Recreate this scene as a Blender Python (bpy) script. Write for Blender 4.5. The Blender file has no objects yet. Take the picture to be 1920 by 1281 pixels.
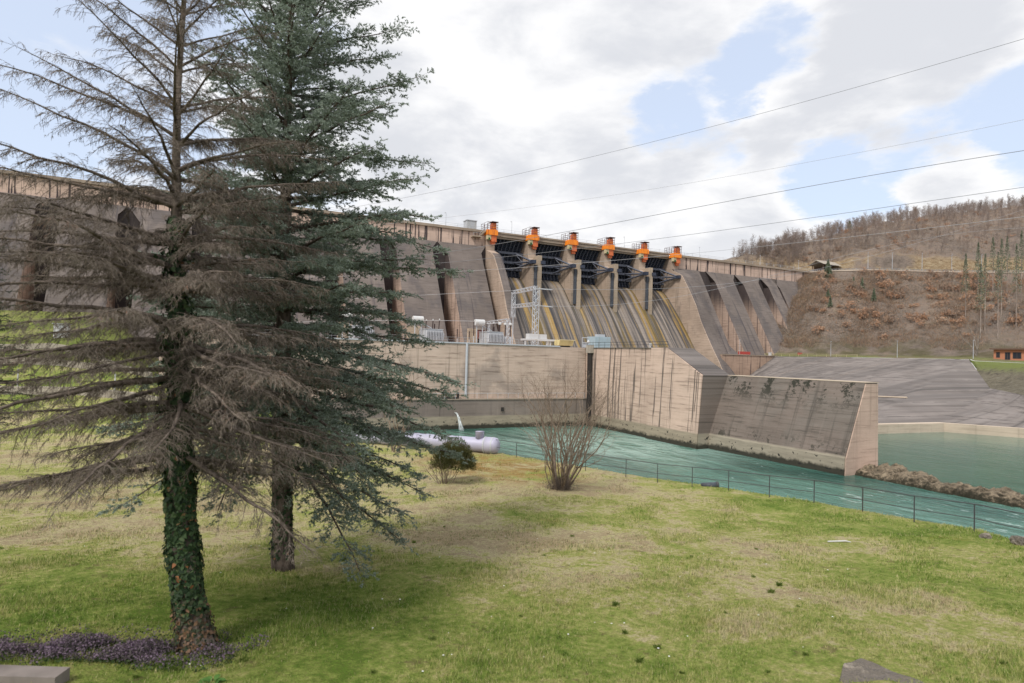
import bpy, math, random
import numpy as np
from mathutils import Matrix, Vector, noise as mnoise

SC = bpy.context.scene
COL = SC.collection
# ------------------------------------------------------------------ camera (world: X along the dam, Y upstream, Z up, eye at the origin)
CR = Vector((0.89471492, -0.44585282, 0.02646655))
CU = Vector((-0.03426234, -0.0094318, 0.99936837))
CF = Vector((0.44532157, 0.89505659, 0.02371474))
FPX = 1150.0
cam_d = bpy.data.cameras.new("camera")
cam_d.sensor_width = 36.0
cam_d.lens = FPX / 1920 * 36
cam_d.clip_start = 0.1
cam_d.clip_end = 20000
cam_d.dof.use_dof = True
cam_d.dof.focus_distance = 120
cam_d.dof.aperture_fstop = 1.3
cam = bpy.data.objects.new("camera", cam_d)
COL.objects.link(cam)
M = Matrix((CR, CU, -CF)).transposed().to_4x4()
cam.matrix_world = M
SC.camera = cam

# ------------------------------------------------------------------ light
SUN = Vector((-0.54, -0.34, 0.77)).normalized()
sd = bpy.data.lights.new("sun", 'SUN')
sd.energy = 1.6
sd.angle = math.radians(12)
sd.color = (1.0, 0.95, 0.87)
sun = bpy.data.objects.new("sun", sd)
sun.rotation_euler = SUN.to_track_quat('Z', 'Y').to_euler()
COL.objects.link(sun)
SC.view_settings.view_transform = 'Standard'
SC.view_settings.look = 'None'
SC.view_settings.exposure = 0.95
SC.view_settings.gamma = 1.0
SC.view_settings.use_curve_mapping = False
SC.cycles.use_denoising = True
SC.cycles.max_bounces = 6
SC.cycles.diffuse_bounces = 5
SC.cycles.transparent_max_bounces = 8
CLOUD_WHITE, CLOUD_GREY = 5.3, 3.9


# ------------------------------------------------------------------ node helpers
class NT:
    def __init__(s, tree):
        s.t = tree; s.n = tree.nodes; s.l = tree.links
    def new(s, typ, **kw):
        n = s.n.new(typ)
        for k, v in kw.items(): setattr(n, k, v)
        return n
    def put(s, sock, v):
        if v is None: return
        if hasattr(v, 'links') or isinstance(v, bpy.types.NodeSocket): s.l.new(v, sock)
        elif isinstance(v, (tuple, list)) and len(v) == 3 and sock.type == 'RGBA': sock.default_value = (*v, 1)
        else: sock.default_value = v
    def math(s, op, a, b=None, c=None, clamp=False):
        n = s.new('ShaderNodeMath', operation=op); n.use_clamp = clamp
        for i, v in enumerate((a, b, c)):
            if v is not None: s.put(n.inputs[i], v)
        return n.outputs[0]
    def vmath(s, op, a, b=None):
        n = s.new('ShaderNodeVectorMath', operation=op)
        s.put(n.inputs[0], a)
        if b is not None: s.put(n.inputs[1], b)
        return n.outputs[1] if op in ('DOT_PRODUCT', 'LENGTH', 'DISTANCE') else n.outputs[0]
    def noise(s, vec, scale=1.0, detail=3.0, rough=0.55, dist=0.0):
        n = s.new('ShaderNodeTexNoise')
        s.put(n.inputs['Vector'], vec)
        n.inputs['Scale'].default_value = scale; n.inputs['Detail'].default_value = detail
        n.inputs['Roughness'].default_value = rough; n.inputs['Distortion'].default_value = dist
        return n.outputs[0]
    def scale(s, vec, sc):
        return s.vmath('MULTIPLY', vec, sc)
    def ss(s, v, a, b, o0=0.0, o1=1.0):
        n = s.new('ShaderNodeMapRange', interpolation_type='SMOOTHSTEP')
        s.put(n.inputs[0], v)
        for i, q in zip((1, 2, 3, 4), (a, b, o0, o1)): s.put(n.inputs[i], q)
        return n.outputs[0]
    def mix(s, f, a, b, bt='MIX'):
        n = s.new('ShaderNodeMix', data_type='RGBA', blend_type=bt)
        s.put(n.inputs[0], f); s.put(n.inputs[6], a); s.put(n.inputs[7], b)
        return n.outputs[2]
    def ramp(s, f, stops):
        n = s.new('ShaderNodeValToRGB')
        while len(n.color_ramp.elements) < len(stops): n.color_ramp.elements.new(0.5)
        for e, (p, c) in zip(n.color_ramp.elements, stops):
            e.position = p; e.color = (*c, 1)
        s.put(n.inputs[0], f)
        return n.outputs[0]
    def xyz(s, vec):
        n = s.new('ShaderNodeSeparateXYZ'); s.put(n.inputs[0], vec)
        return n.outputs
    def comb(s, x, y, z):
        n = s.new('ShaderNodeCombineXYZ')
        for i, v in enumerate((x, y, z)): s.put(n.inputs[i], v)
        return n.outputs[0]
    def bump(s, h, strength=0.3, dist=0.1):
        n = s.new('ShaderNodeBump')
        n.inputs['Strength'].default_value = strength; n.inputs['Distance'].default_value = dist
        s.put(n.inputs['Height'], h)
        return n.outputs[0]


def material(name):
    m = bpy.data.materials.new(name); m.use_nodes = True
    nt = NT(m.node_tree); nt.n.clear()
    out = nt.new('ShaderNodeOutputMaterial')
    b = nt.new('ShaderNodeBsdfPrincipled')
    nt.l.new(b.outputs[0], out.inputs[0])
    b.inputs['Specular IOR Level'].default_value = 0.3
    pos = nt.new('ShaderNodeNewGeometry').outputs['Position']
    return m, nt, b, pos, out


def paint(name, col, rough=0.5, metal=0.0, var=0.15, scale=2.0, dirt=None):
    m, nt, b, pos, out = material(name)
    n = nt.noise(pos, scale, 4, 0.6)
    c = nt.mix(n, tuple(q * (1 - var) for q in col), tuple(min(1, q * (1 + var)) for q in col))
    if dirt:
        p = nt.scale(pos, (1.2, 1.2, 0.15))
        c = nt.mix(nt.ss(nt.noise(p, 1.5, 4), 0.5, 0.72, 0, 0.75), c, dirt)
    nt.put(b.inputs['Base Color'], c)
    b.inputs['Roughness'].default_value = rough; b.inputs['Metallic'].default_value = metal
    return m


# ------------------------------------------------------------------ sky
def at(x, y, s):
    """point seen at photo pixel x, y at forward distance s (metres)"""
    d = CR * ((x - 960) / FPX) - CU * ((y - 640.5) / FPX) + CF
    fh = Vector((CF.x, CF.y, 0)).normalized()
    return d * (s / d.dot(fh))

w = bpy.data.worlds.new("World"); SC.world = w; w.use_nodes = True
nt = NT(w.node_tree); nt.n.clear()
wo = nt.new('ShaderNodeOutputWorld'); bg = nt.new('ShaderNodeBackground')
nt.l.new(bg.outputs[0], wo.inputs[0]); bg.inputs[1].default_value = 0.1
sky = nt.new('ShaderNodeTexSky', sky_type='NISHITA'); sky.sun_disc = False
sky.sun_elevation = math.asin(SUN.z); sky.sun_rotation = math.atan2(SUN.x, SUN.y)
sky.air_density = 1.0; sky.dust_density = 1.5; sky.ozone_density = 1.2
dirn = nt.vmath('NORMALIZE', nt.new('ShaderNodeTexCoord').outputs['Generated'])
dx, dy, dz = nt.xyz(dirn)
den = nt.math('ADD', nt.math('MAXIMUM', dz, 0.0), 0.42)
cp = nt.comb(nt.math('DIVIDE', dx, den), nt.math('DIVIDE', dy, den), nt.math('MULTIPLY', dz, 2.2))
n1 = nt.noise(cp, 3.6, 10, 0.58, 0.2)
n2 = nt.noise(nt.vmath('ADD', cp, (3.1, 7.7, 1.3)), 3.2, 8, 0.56, 0.25)
# where the clear patches and the heavier banks stand (directions)
field = None
wn_ = nt.new('ShaderNodeTexNoise'); nt.put(wn_.inputs['Vector'], cp); wn_.inputs['Scale'].default_value = 5.0; wn_.inputs['Detail'].default_value = 6; wn_.inputs['Roughness'].default_value = 0.6
warp = nt.scale(nt.vmath('SUBTRACT', wn_.outputs['Color'], (0.5, 0.5, 0.5)), (0.20, 0.20, 0.16))
dirw = nt.vmath('NORMALIZE', nt.vmath('ADD', dirn, warp))
for x, y, rad, wt in [(130, 110, 330, -0.36), (40, 300, 110, -0.20), (1440, 120, 110, -0.30), (1345, 165, 80, -0.20), (1260, 225, 80, -0.24),
                      (1520, 85, 60, -0.14), (1640, 300, 150, -0.28), (1480, 340, 120, -0.24), (1820, 270, 130, -0.26), (1350, 300, 70, -0.2), (1560, 390, 110, -0.2), (1980, 250, 150, -0.26),
                      (795, 385, 50, -0.22), (1700, 100, 230, 0.22), (1500, 245, 105, 0.24), (1330, 170, 55, 0.12), (900, 180, 330, 0.25),
                      (1180, 330, 150, 0.22), (1770, 330, 75, 0.30), (1650, 385, 120, 0.14), (1840, 370, 110, 0.26), (1420, 420, 130, 0.26), (960, 330, 110, 0.2), (1400, 375, 60, 0.12)]:
    d = at(x, y, 1.0).normalized()
    r = rad / FPX
    k = nt.ss(nt.vmath('DOT_PRODUCT', dirw, tuple(d)), math.cos(r), 1.0, 0.0, wt)
    field = k if field is None else nt.math('ADD', field, k)
cov = nt.ss(nt.math('ADD', nt.math('ADD', n1, nt.math('MULTIPLY', field, 0.66)), 0.105), 0.40, 0.62)
deep = nt.math('ADD', n1, nt.math('MULTIPLY', field, 0.5))
thick = nt.math('MULTIPLY', nt.ss(nt.math('ADD', nt.math('MULTIPLY', n2, 0.9), nt.math('MULTIPLY', deep, 0.55)), 0.66, 0.92), nt.ss(dz, 0.06, 0.24, 0.25, 1.0))
ccol = nt.mix(thick, (CLOUD_WHITE, CLOUD_WHITE, CLOUD_WHITE * 1.01), (CLOUD_GREY, CLOUD_GREY * 1.025, CLOUD_GREY * 1.09))
haze_sky = nt.mix(0.70, sky.outputs[0], (4.2, 4.65, 5.5))
nt.put(bg.inputs[0], nt.mix(cov, haze_sky, ccol))

# ------------------------------------------------------------------ mesh helpers
ORG = {}


def mesh_np(name, V, F, mats, parent=None, midx=None, smooth=False, cattr=None):
    """V (n,3); F (m,k) index array or list of lists"""
    V = np.asarray(V, dtype=np.float32).reshape(-1, 3)
    if parent is not None:
        V = V - np.array(ORG.get(parent.name, (0, 0, 0)), dtype=np.float32)
    me = bpy.data.meshes.new(name)
    if isinstance(F, np.ndarray):
        k = F.shape[1]; nF = len(F)
        me.vertices.add(len(V)); me.vertices.foreach_set('co', V.ravel())
        me.loops.add(nF * k); me.loops.foreach_set('vertex_index', F.astype(np.int32).ravel())
        me.polygons.add(nF)
        me.polygons.foreach_set('loop_start', np.arange(0, nF * k, k, dtype=np.int32))
        if midx is not None: me.polygons.foreach_set('material_index', np.asarray(midx, np.int32))
        me.update(calc_edges=True)
    else:
        me.from_pydata([tuple(v) for v in V], [], F)
        if midx is not None: me.polygons.foreach_set('material_index', np.asarray(midx, np.int32))
        me.update()
    if cattr is not None:
        a = me.attributes.new('tint', 'FLOAT', 'POINT'); a.data.foreach_set('value', np.asarray(cattr, np.float32))
    for m in (mats if isinstance(mats, (list, tuple)) else [mats]): me.materials.append(m)
    if smooth: me.polygons.foreach_set('use_smooth', np.ones(len(me.polygons), bool))
    o = bpy.data.objects.new(name, me); COL.objects.link(o)
    if parent is not None:
        o.parent = parent; ORG[o.name] = ORG.get(parent.name, (0, 0, 0))
    return o


class MB:
    def __init__(s): s.v = []; s.f = []; s.m = []
    def add(s, vs, fs, m=0):
        b = len(s.v); s.v += [tuple(v) for v in vs]
        for f in fs: s.f.append([i + b for i in f]); s.m.append(m)
        return s
    def box(s, x0, x1, y0, y1, z0, z1, m=0):
        vs = [(x, y, z) for z in (z0, z1) for y in (y0, y1) for x in (x0, x1)]
        return s.add(vs, [(0, 2, 3, 1), (4, 5, 7, 6), (0, 1, 5, 4), (2, 6, 7, 3), (0, 4, 6, 2), (1, 3, 7, 5)], m)
    def prism_x(s, yz, x0, x1, m=0):
        n = len(yz)
        vs = [(x0, y, z) for y, z in yz] + [(x1, y, z) for y, z in yz]
        fs = [list(range(n)), list(range(2 * n - 1, n - 1, -1))] + [(i, i + n, (i + 1) % n + n, (i + 1) % n) for i in range(n)]
        return s.add(vs, fs, m)
    def prism_z(s, xy, z0, z1, m=0):
        n = len(xy)
        vs = [(x, y, z0) for x, y in xy] + [(x, y, z1) for x, y in xy]
        fs = [list(range(n - 1, -1, -1)), list(range(n, 2 * n))] + [(i, (i + 1) % n, (i + 1) % n + n, i + n) for i in range(n)]
        return s.add(vs, fs, m)
    def tube(s, pts, rad, n=8, m=0, cap=True):
        pts = [Vector(p) for p in pts]
        rad = [rad] * len(pts) if not isinstance(rad, (list, tuple)) else rad
        rings = []; b = len(s.v)
        for i, p in enumerate(pts):
            t = (pts[min(i + 1, len(pts) - 1)] - pts[max(i - 1, 0)]).normalized()
            u = t.orthogonal().normalized() if abs(t.z) > 0.95 else t.cross(Vector((0, 0, 1))).normalized()
            v = t.cross(u)
            for k in range(n):
                a = 2 * math.pi * k / n
                s.v.append(tuple(p + (u * math.cos(a) + v * math.sin(a)) * rad[i]))
        for i in range(len(pts) - 1):
            for k in range(n):
                a = b + i * n + k; c = b + i * n + (k + 1) % n
                s.f.append([a, c, c + n, a + n]); s.m.append(m)
        if cap:
            s.f.append([b + k for k in range(n)][::-1]); s.m.append(m)
            e = b + (len(pts) - 1) * n
            s.f.append([e + k for k in range(n)]); s.m.append(m)
        return s
    def bar(s, a, b, w=0.1, m=0):
        return s.tube([a, b], w * 0.7071, 4, m)
    def build(s, name, mats, parent=None, smooth=False):
        return mesh_np(name, s.v, s.f, mats, parent, s.m, smooth)


def tag(o, label=None, cat=None, group=None, kind=None):
    if label: o['label'] = label
    if cat: o['category'] = cat
    if group: o['group'] = group
    if kind: o['kind'] = kind
    return o


def thing(name, label, cat, loc=(0, 0, 0), group=None):
    o = bpy.data.objects.new(name, None); COL.objects.link(o)
    o.empty_display_size = 0.3
    o.location = loc; ORG[o.name] = tuple(loc)
    return tag(o, label, cat, group)


def dup(root, delta=(0, 0, 0), label=None, rotz=0.0, loc=None, scale=None):
    def cp(o, par):
        c = o.copy(); COL.objects.link(c)
        if par is not None: c.parent = par
        for ch in o.children: cp(ch, c)
        return c
    r = cp(root, None)
    r.location = Vector(loc) if loc is not None else root.location + Vector(delta)
    if rotz: r.rotation_euler.z = rotz
    if scale: r.scale = (scale, scale, scale)
    if label: r['label'] = label
    return r


# ------------------------------------------------------------------ concrete materials
def concrete(name, base, dark, haxis='X', streak=0.5, sfreq=0.8, grey=None, greyamt=0.0, boards=0.5, water=False, panels=(3.0, 1.6), light=None, rows=0.12, stain_bars=0.0, bar_f=0.75, toedark=None, patch=0.0):
    m, nt, b, pos, out = material(name)
    x, y, z = nt.xyz(pos)
    h = x if haxis == 'X' else y
    big = nt.noise(pos, 0.09, 5, 0.6)
    c = nt.mix(nt.ss(big, 0.3, 0.7), tuple(q * 0.82 for q in base), tuple(min(1, q * 1.14) for q in base))
    # wet / dirty grey areas
    if grey:
        g = nt.noise(nt.comb(nt.math('MULTIPLY', h, 0.12), 0.0, nt.math('MULTIPLY', z, 0.10)), 1.0, 6, 0.62)
        c = nt.mix(nt.ss(g, 0.62 - greyamt * 0.3, 0.75 - greyamt * 0.3, 0, 0.9), c, grey)
    # formwork courses
    bv = nt.comb(nt.math('MULTIPLY', h, 0.16), 3.0, nt.math('MULTIPLY', z, 2.6))
    bo = nt.noise(bv, 1.0, 3, 0.7)
    c = nt.mix(nt.ss(bo, 0.32, 0.68, 0, boards), c, (0.80, 0.77, 0.75), 'MULTIPLY')
    c = nt.mix(nt.ss(bo, 0.56, 0.64, 0, boards * 0.55), c, dark)
    # joints
    fx = nt.math('FRACT', nt.math('DIVIDE', nt.math('ADD', h, 500.0), panels[0]))
    fz = nt.math('FRACT', nt.math('DIVIDE', nt.math('ADD', z, 500.0), panels[1]))
    j = nt.math('MAXIMUM', nt.math('LESS_THAN', fx, 0.12 / panels[0]), nt.math('LESS_THAN', fz, 0.1 / panels[1]))
    jn = nt.ss(nt.noise(pos, 0.35, 3), 0.35, 0.65)
    c = nt.mix(nt.math('MULTIPLY', j, nt.math('MULTIPLY', jn, rows * 3)), c, tuple(q * 0.45 for q in base))
    # vertical run-off stains
    sv = nt.comb(nt.math('MULTIPLY', h, sfreq), 0.0, nt.math('MULTIPLY', z, 0.025))
    s1 = nt.noise(sv, 1.0, 5, 0.65)
    s2 = nt.noise(nt.comb(nt.math('MULTIPLY', h, sfreq * 4), 9.0, nt.math('MULTIPLY', z, 0.10)), 1.0, 3, 0.6)
    sa = nt.math('MULTIPLY', nt.ss(s1, 0.54, 0.66), nt.ss(s2, 0.35, 0.6))
    c = nt.mix(nt.math('MULTIPLY', sa, streak), c, dark)
    s3 = nt.noise(nt.comb(nt.math('MULTIPLY', h, sfreq * 1.7), 21.0, nt.math('MULTIPLY', z, 0.05)), 1.0, 4, 0.6)
    c = nt.mix(nt.ss(s3, 0.6, 0.7, 0, 0.35 * (streak + 0.2)), c, tuple(min(0.75, q * 1.35) for q in base))
    if stain_bars:
        k1 = nt.noise(nt.comb(nt.math('MULTIPLY', h, bar_f), 2.0, nt.math('MULTIPLY', z, 0.02)), 1.0, 2, 0.8)
        edge = nt.noise(nt.comb(nt.math('MULTIPLY', h, 2.5), 4.0, nt.math('MULTIPLY', z, 0.25)), 1.0, 4, 0.65)
        kk = nt.ss(nt.math('ADD', k1, nt.math('MULTIPLY', edge, 0.16)), 0.635, 0.675)
        c = nt.mix(nt.math('MULTIPLY', kk, stain_bars), c, dark)
    if patch:   # lichen / black growth patches
        pn = nt.noise(nt.comb(nt.math('MULTIPLY', h, 0.5), 1.0, nt.math('MULTIPLY', z, 0.3)), 1.0, 2, 0.5)
        pf = nt.noise(nt.comb(nt.math('MULTIPLY', h, 2.2), 6.0, nt.math('MULTIPLY', z, 2.6)), 1.0, 4, 0.7)
        top = nt.math('MAXIMUM', nt.ss(z, -6.5, -3.2), nt.ss(z, -8.6, -10.6, 0, 0.8))
        c = nt.mix(nt.math('MULTIPLY', nt.math('MULTIPLY', nt.ss(nt.math('ADD', pn, nt.math('MULTIPLY', pf, 0.8)), 0.93, 1.02), top), patch), c, (0.03, 0.03, 0.022))
    if water:
        wn = nt.math('MULTIPLY', nt.math('SUBTRACT', nt.noise(pos, 0.9, 4, 0.7), 0.5), 1.3)
        zz = nt.math('ADD', z, wn)
        zs = nt.math('ADD', z, nt.math('MULTIPLY', wn, 0.12))
        lb = nt.mix(nt.ss(nt.noise(nt.comb(nt.math('MULTIPLY', h, 0.3), 0.0, nt.math('MULTIPLY', z, 2.0)), 1.0, 4), 0.3, 0.7), tuple(q * 0.75 for q in (light or (.36, .31, .24))), light or (.36, .31, .24))
        c = nt.mix(nt.ss(zs, -10.6, -10.9), c, lb)
        c = nt.mix(nt.ss(zz, -12.0, -12.5, 0, 0.93), c, (0.022, 0.022, 0.016))
        hole = nt.noise(nt.scale(pos, (1, 1, 1.3)), 1.5, 3, 0.6)
        c = nt.mix(nt.math('MULTIPLY', nt.ss(hole, 0.63, 0.66), nt.ss(z, -10.9, -11.3)), c, (0.02, 0.02, 0.018))
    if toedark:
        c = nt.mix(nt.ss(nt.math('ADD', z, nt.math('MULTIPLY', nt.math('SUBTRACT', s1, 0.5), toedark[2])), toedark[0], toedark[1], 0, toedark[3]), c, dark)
    nt.put(b.inputs['Base Color'], c)
    b.inputs['Roughness'].default_value = 0.9
    nt.put(b.inputs['Normal'], nt.bump(nt.math('ADD', nt.noise(pos, 3.0, 5, 0.7), bo), 0.35, 0.06))
    return m


PINK = (0.55, 0.435, 0.36)
C = {}
C['pinkX'] = concrete('pink_concrete_wall', PINK, (0.10, 0.075, 0.06), 'X', 0.6, 0.7, boards=0.75, panels=(9.0, 2.4), rows=0.14, grey=(0.36, 0.295, 0.255), greyamt=0.3)
C['pinkY'] = concrete('pink_concrete_stained', (0.54, 0.41, 0.335), (0.085, 0.07, 0.062), 'Y', 0.85, 1.0, boards=0.7, panels=(8.0, 1.2), rows=0.14, water=True, light=(0.33, 0.28, 0.21), stain_bars=0.85)
C['low'] = concrete('grey_tailrace_concrete', (0.24, 0.20, 0.175), (0.07, 0.06, 0.055), 'X', 0.6, 0.9, boards=0.3, water=True, light=(0.36, 0.31, 0.235), rows=0.1)
C['crest'] = concrete('crest_wall_concrete', (0.55, 0.415, 0.345), (0.045, 0.035, 0.04), 'X', 0.45, 0.3, boards=0.35, panels=(6.0, 2.3), rows=0.15, stain_bars=0.95)
C['face'] = concrete('weathered_buttress_concrete', (0.180, 0.153, 0.140), (0.065, 0.058, 0.065), 'X', 0.85, 0.5, grey=(0.125, 0.11, 0.108), greyamt=0.5, boards=0.75, panels=(16.0, 0.9), rows=0.12)
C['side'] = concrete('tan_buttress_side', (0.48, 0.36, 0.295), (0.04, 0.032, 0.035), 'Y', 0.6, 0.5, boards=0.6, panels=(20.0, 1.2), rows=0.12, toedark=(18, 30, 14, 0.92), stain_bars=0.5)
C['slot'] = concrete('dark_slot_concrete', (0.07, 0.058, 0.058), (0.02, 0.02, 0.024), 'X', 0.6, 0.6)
C['pier'] = concrete('pier_concrete', (0.40, 0.315, 0.25), (0.10, 0.085, 0.07), 'Y', 0.85, 1.0, grey=(0.25, 0.21, 0.17), greyamt=0.3, boards=0.5, panels=(30.0, 1.2), rows=0.1)
C['pierend'] = concrete('pier_end_concrete', (0.40, 0.325, 0.25), (0.13, 0.10, 0.08), 'X', 0.55, 1.2, boards=0.4, panels=(30.0, 1.2))
C['train'] = concrete('training_wall_concrete', (0.43, 0.335, 0.27), (0.12, 0.10, 0.08), 'Y', 0.5, 0.25, grey=(0.24, 0.20, 0.17), greyamt=0.25, boards=0.6, panels=(30.0, 1.0), rows=0.14)
C['guide'] = concrete('guide_wall_concrete', (0.185, 0.153, 0.133), (0.05, 0.046, 0.04), 'Y', 0.55, 0.5, grey=(0.17, 0.148, 0.13), greyamt=0.45, boards=0.9, panels=(7.0, 1.0), rows=0.16, water=True, light=(0.34, 0.30, 0.235), patch=0.95)
C['guideend'] = concrete('guide_wall_end_concrete', (0.52, 0.385, 0.31), (0.12, 0.09, 0.07), 'X', 0.3, 0.4, boards=0.4, water=False)
C['apron'] = concrete('apron_concrete', (0.225, 0.200, 0.188), (0.06, 0.055, 0.053), 'Y', 0.75, 0.16, grey=(0.15, 0.134, 0.128), greyamt=0.5, boards=0.9, panels=(19.0, 2.3), rows=0.45)
C['coping'] = concrete('coping_concrete', (0.33, 0.27, 0.215), (0.09, 0.075, 0.065), 'X', 0.5, 0.9, boards=0.2)
C['ledge'] = concrete('pale_ledge_concrete', (0.52, 0.43, 0.34), (0.2, 0.16, 0.12), 'X', 0.4, 0.15, boards=0.4)
C['retain'] = concrete('retaining_wall_concrete', (0.38, 0.27, 0.205), (0.06, 0.045, 0.045), 'X', 0.8, 0.8, boards=0.4, stain_bars=0.7)
C['deck'] = concrete('deck_concrete', (0.30, 0.26, 0.22), (0.16, 0.14, 0.12), 'X', 0.2, 0.2)


def chute_material():
    m, nt, b, pos, out = material('spillway_concrete')
    x, y, z = nt.xyz(pos)
    wob = nt.math('MULTIPLY', nt.noise(nt.scale(pos, (0.2, 0.08, 0.08)), 1.0, 2), 0.7)
    xx = nt.math('ADD', x, wob)
    a = nt.noise(nt.comb(nt.math('MULTIPLY', xx, 0.52), 0.0, nt.math('MULTIPLY', z, 0.012)), 1.0, 4, 0.7)
    f = nt.noise(nt.comb(nt.math('MULTIPLY', xx, 2.2), 5.0, nt.math('MULTIPLY', z, 0.05)), 1.0, 4, 0.7)
    g = nt.noise(nt.comb(nt.math('MULTIPLY', xx, 0.5), 15.0, nt.math('MULTIPLY', z, 0.03)), 1.0, 4, 0.65)
    c = nt.ramp(a, [(0.36, (0.04, 0.04, 0.048)), (0.47, (0.095, 0.087, 0.085)), (0.54, (0.21, 0.178, 0.155)), (0.64, (0.33, 0.285, 0.25))])
    bay = nt.math('FRACT', nt.math('DIVIDE', nt.math('SUBTRACT', x, 91.2), 17.0))
    near = nt.math('MAXIMUM', nt.ss(bay, 0.50, 0.80), nt.ss(bay, 0.22, 0.02, 0, 0.75))
    och = nt.math('MULTIPLY', nt.ss(nt.math('ADD', g, nt.math('MULTIPLY', near, 0.07)), 0.52, 0.62), nt.ss(f, 0.25, 0.55, 0.35, 1))
    c = nt.mix(nt.math('MULTIPLY', och, 0.92), c, nt.ramp(f, [(0.3, (0.15, 0.10, 0.025)), (0.5, (0.33, 0.21, 0.06)), (0.7, (0.40, 0.31, 0.18))]))
    ol = nt.math('MULTIPLY', nt.ss(bay, 0.73, 0.80), nt.ss(f, 0.3, 0.5, 0.5, 1))
    c = nt.mix(nt.math('MULTIPLY', nt.math('MULTIPLY', ol, nt.ss(g, 0.35, 0.55)), 0.7), c, (0.085, 0.065, 0.018))
    c = nt.mix(nt.ss(f, 0.57, 0.70, 0, 0.32), c, (0.36, 0.32, 0.29))
    c = nt.mix(nt.ss(f, 0.44, 0.33, 0, 0.4), c, (0.045, 0.044, 0.05))
    joint = nt.math('LESS_THAN', nt.math('FRACT', nt.math('DIVIDE', nt.math('ADD', z, 50.0), 2.0)), 0.05)
    c = nt.mix(nt.math('MULTIPLY', joint, 0.3), c, (0.05, 0.045, 0.045))
    nt.put(b.inputs['Base Color'], c)
    b.inputs['Roughness'].default_value = 0.75
    nt.put(b.inputs['Normal'], nt.bump(nt.math('ADD', nt.noise(pos, 2.0, 5, 0.7), f), 0.3, 0.08))
    return m


C['chute'] = chute_material()
P = {}
P['orange'] = paint('orange_paint', (0.92, 0.27, 0.025), 0.45, 0, 0.12, 1.5, dirt=(0.45, 0.11, 0.03))
P['orange2'] = paint('faded_orange_paint', (0.62, 0.16, 0.06), 0.5, 0, 0.2, 2.0, dirt=(0.25, 0.09, 0.06))
P['cream'] = paint('cream_paint', (0.55, 0.47, 0.30), 0.6, 0, 0.15, 2.0)
P['navy'] = paint('dark_navy_steel', (0.04, 0.048, 0.075), 0.5, 0.0, 0.3, 0.8)
P['navy2'] = paint('worn_navy_steel', (0.105, 0.115, 0.15), 0.55, 0.0, 0.3, 0.8, dirt=(0.03, 0.025, 0.028))
P['strip'] = paint('grey_blue_slot_steel', (0.075, 0.085, 0.105), 0.6, 0.1, 0.3, 1.0, dirt=(0.05, 0.045, 0.05))
P['rust'] = paint('rusty_roof_steel', (0.11, 0.055, 0.05), 0.8, 0, 0.3, 2.0)
P['galv'] = paint('galvanised_steel', (0.47, 0.49, 0.53), 0.5, 0.1, 0.12, 2.0)
P['dullred'] = paint('dull_red_paint', (0.23, 0.10, 0.09), 0.7, 0, 0.2, 2.0)
P['greyrail'] = paint('grey_rail_steel', (0.30, 0.30, 0.31), 0.6, 0.2, 0.2, 2.0)
P['rail'] = paint('fence_steel', (0.075, 0.075, 0.08), 0.6, 0.3, 0.25, 3.0, dirt=(0.05, 0.035, 0.03))
P['white'] = paint('white_paint', (0.56, 0.56, 0.57), 0.5, 0, 0.08, 1.0, dirt=(0.5, 0.47, 0.42))
P['palegrey'] = paint('pale_grey_paint', (0.42, 0.44, 0.47), 0.5, 0, 0.1, 1.0, dirt=(0.36, 0.35, 0.33))
P['blue'] = paint('pale_blue_paint', (0.36, 0.45, 0.50), 0.55, 0, 0.1, 1.2, dirt=(0.3, 0.33, 0.33))
P['yellow'] = paint('pale_yellow_paint', (0.62, 0.53, 0.27), 0.55, 0, 0.1, 1.2, dirt=(0.4, 0.32, 0.17))
P['brownins'] = paint('brown_porcelain', (0.05, 0.03, 0.028), 0.3, 0, 0.2, 2.0)
P['red'] = paint('red_paint', (0.38, 0.06, 0.05), 0.6, 0, 0.2, 2.0)
P['black'] = paint('black_steel', (0.03, 0.027, 0.026), 0.6, 0, 0.3, 2.0)
P['cable'] = paint('aluminium_cable', (0.22, 0.225, 0.24), 0.5, 0.3, 0.1, 2.0)
P['cablelight'] = paint('bright_aluminium_cable', (0.42, 0.42, 0.44), 0.5, 0.2, 0.1, 2.0)
P['foil'] = paint('white_pipe_wrapping', (0.40, 0.39, 0.50), 0.5, 0.1, 0.10, 1.5, dirt=(0.45, 0.45, 0.52))
P['asphalt'] = paint('asphalt', (0.10, 0.098, 0.095), 0.9, 0, 0.25, 1.0)
P['stone'] = paint('pale_stone', (0.36, 0.32, 0.27), 0.9, 0, 0.3, 2.0, dirt=(0.2, 0.17, 0.14))
P['slab'] = paint('weathered_slab', (0.22, 0.19, 0.175), 0.9, 0, 0.35, 3.0, dirt=(0.13, 0.11, 0.10))
P['terracotta'] = paint('terracotta_render', (0.46, 0.20, 0.115), 0.8, 0, 0.12, 1.0)
P['glass'] = paint('dark_glass', (0.03, 0.035, 0.045), 0.12, 0, 0.2, 1.0)
P['wood'] = paint('brown_timber', (0.16, 0.11, 0.08), 0.8, 0, 0.3, 2.0)
P['greenp'] = paint('dark_green_paint', (0.03, 0.09, 0.03), 0.6, 0, 0.2, 2.0)

# ================================================================== THE DAM
D = 201.0            # plane of the downstream crest wall
TOP = 44.8


def yface(z): return 200.0 - 0.554 * (38.8 - z)


dam = thing('dam', 'long pink and grey concrete buttress dam with spillway across the valley', 'dam', (130, 201, -13))


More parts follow.
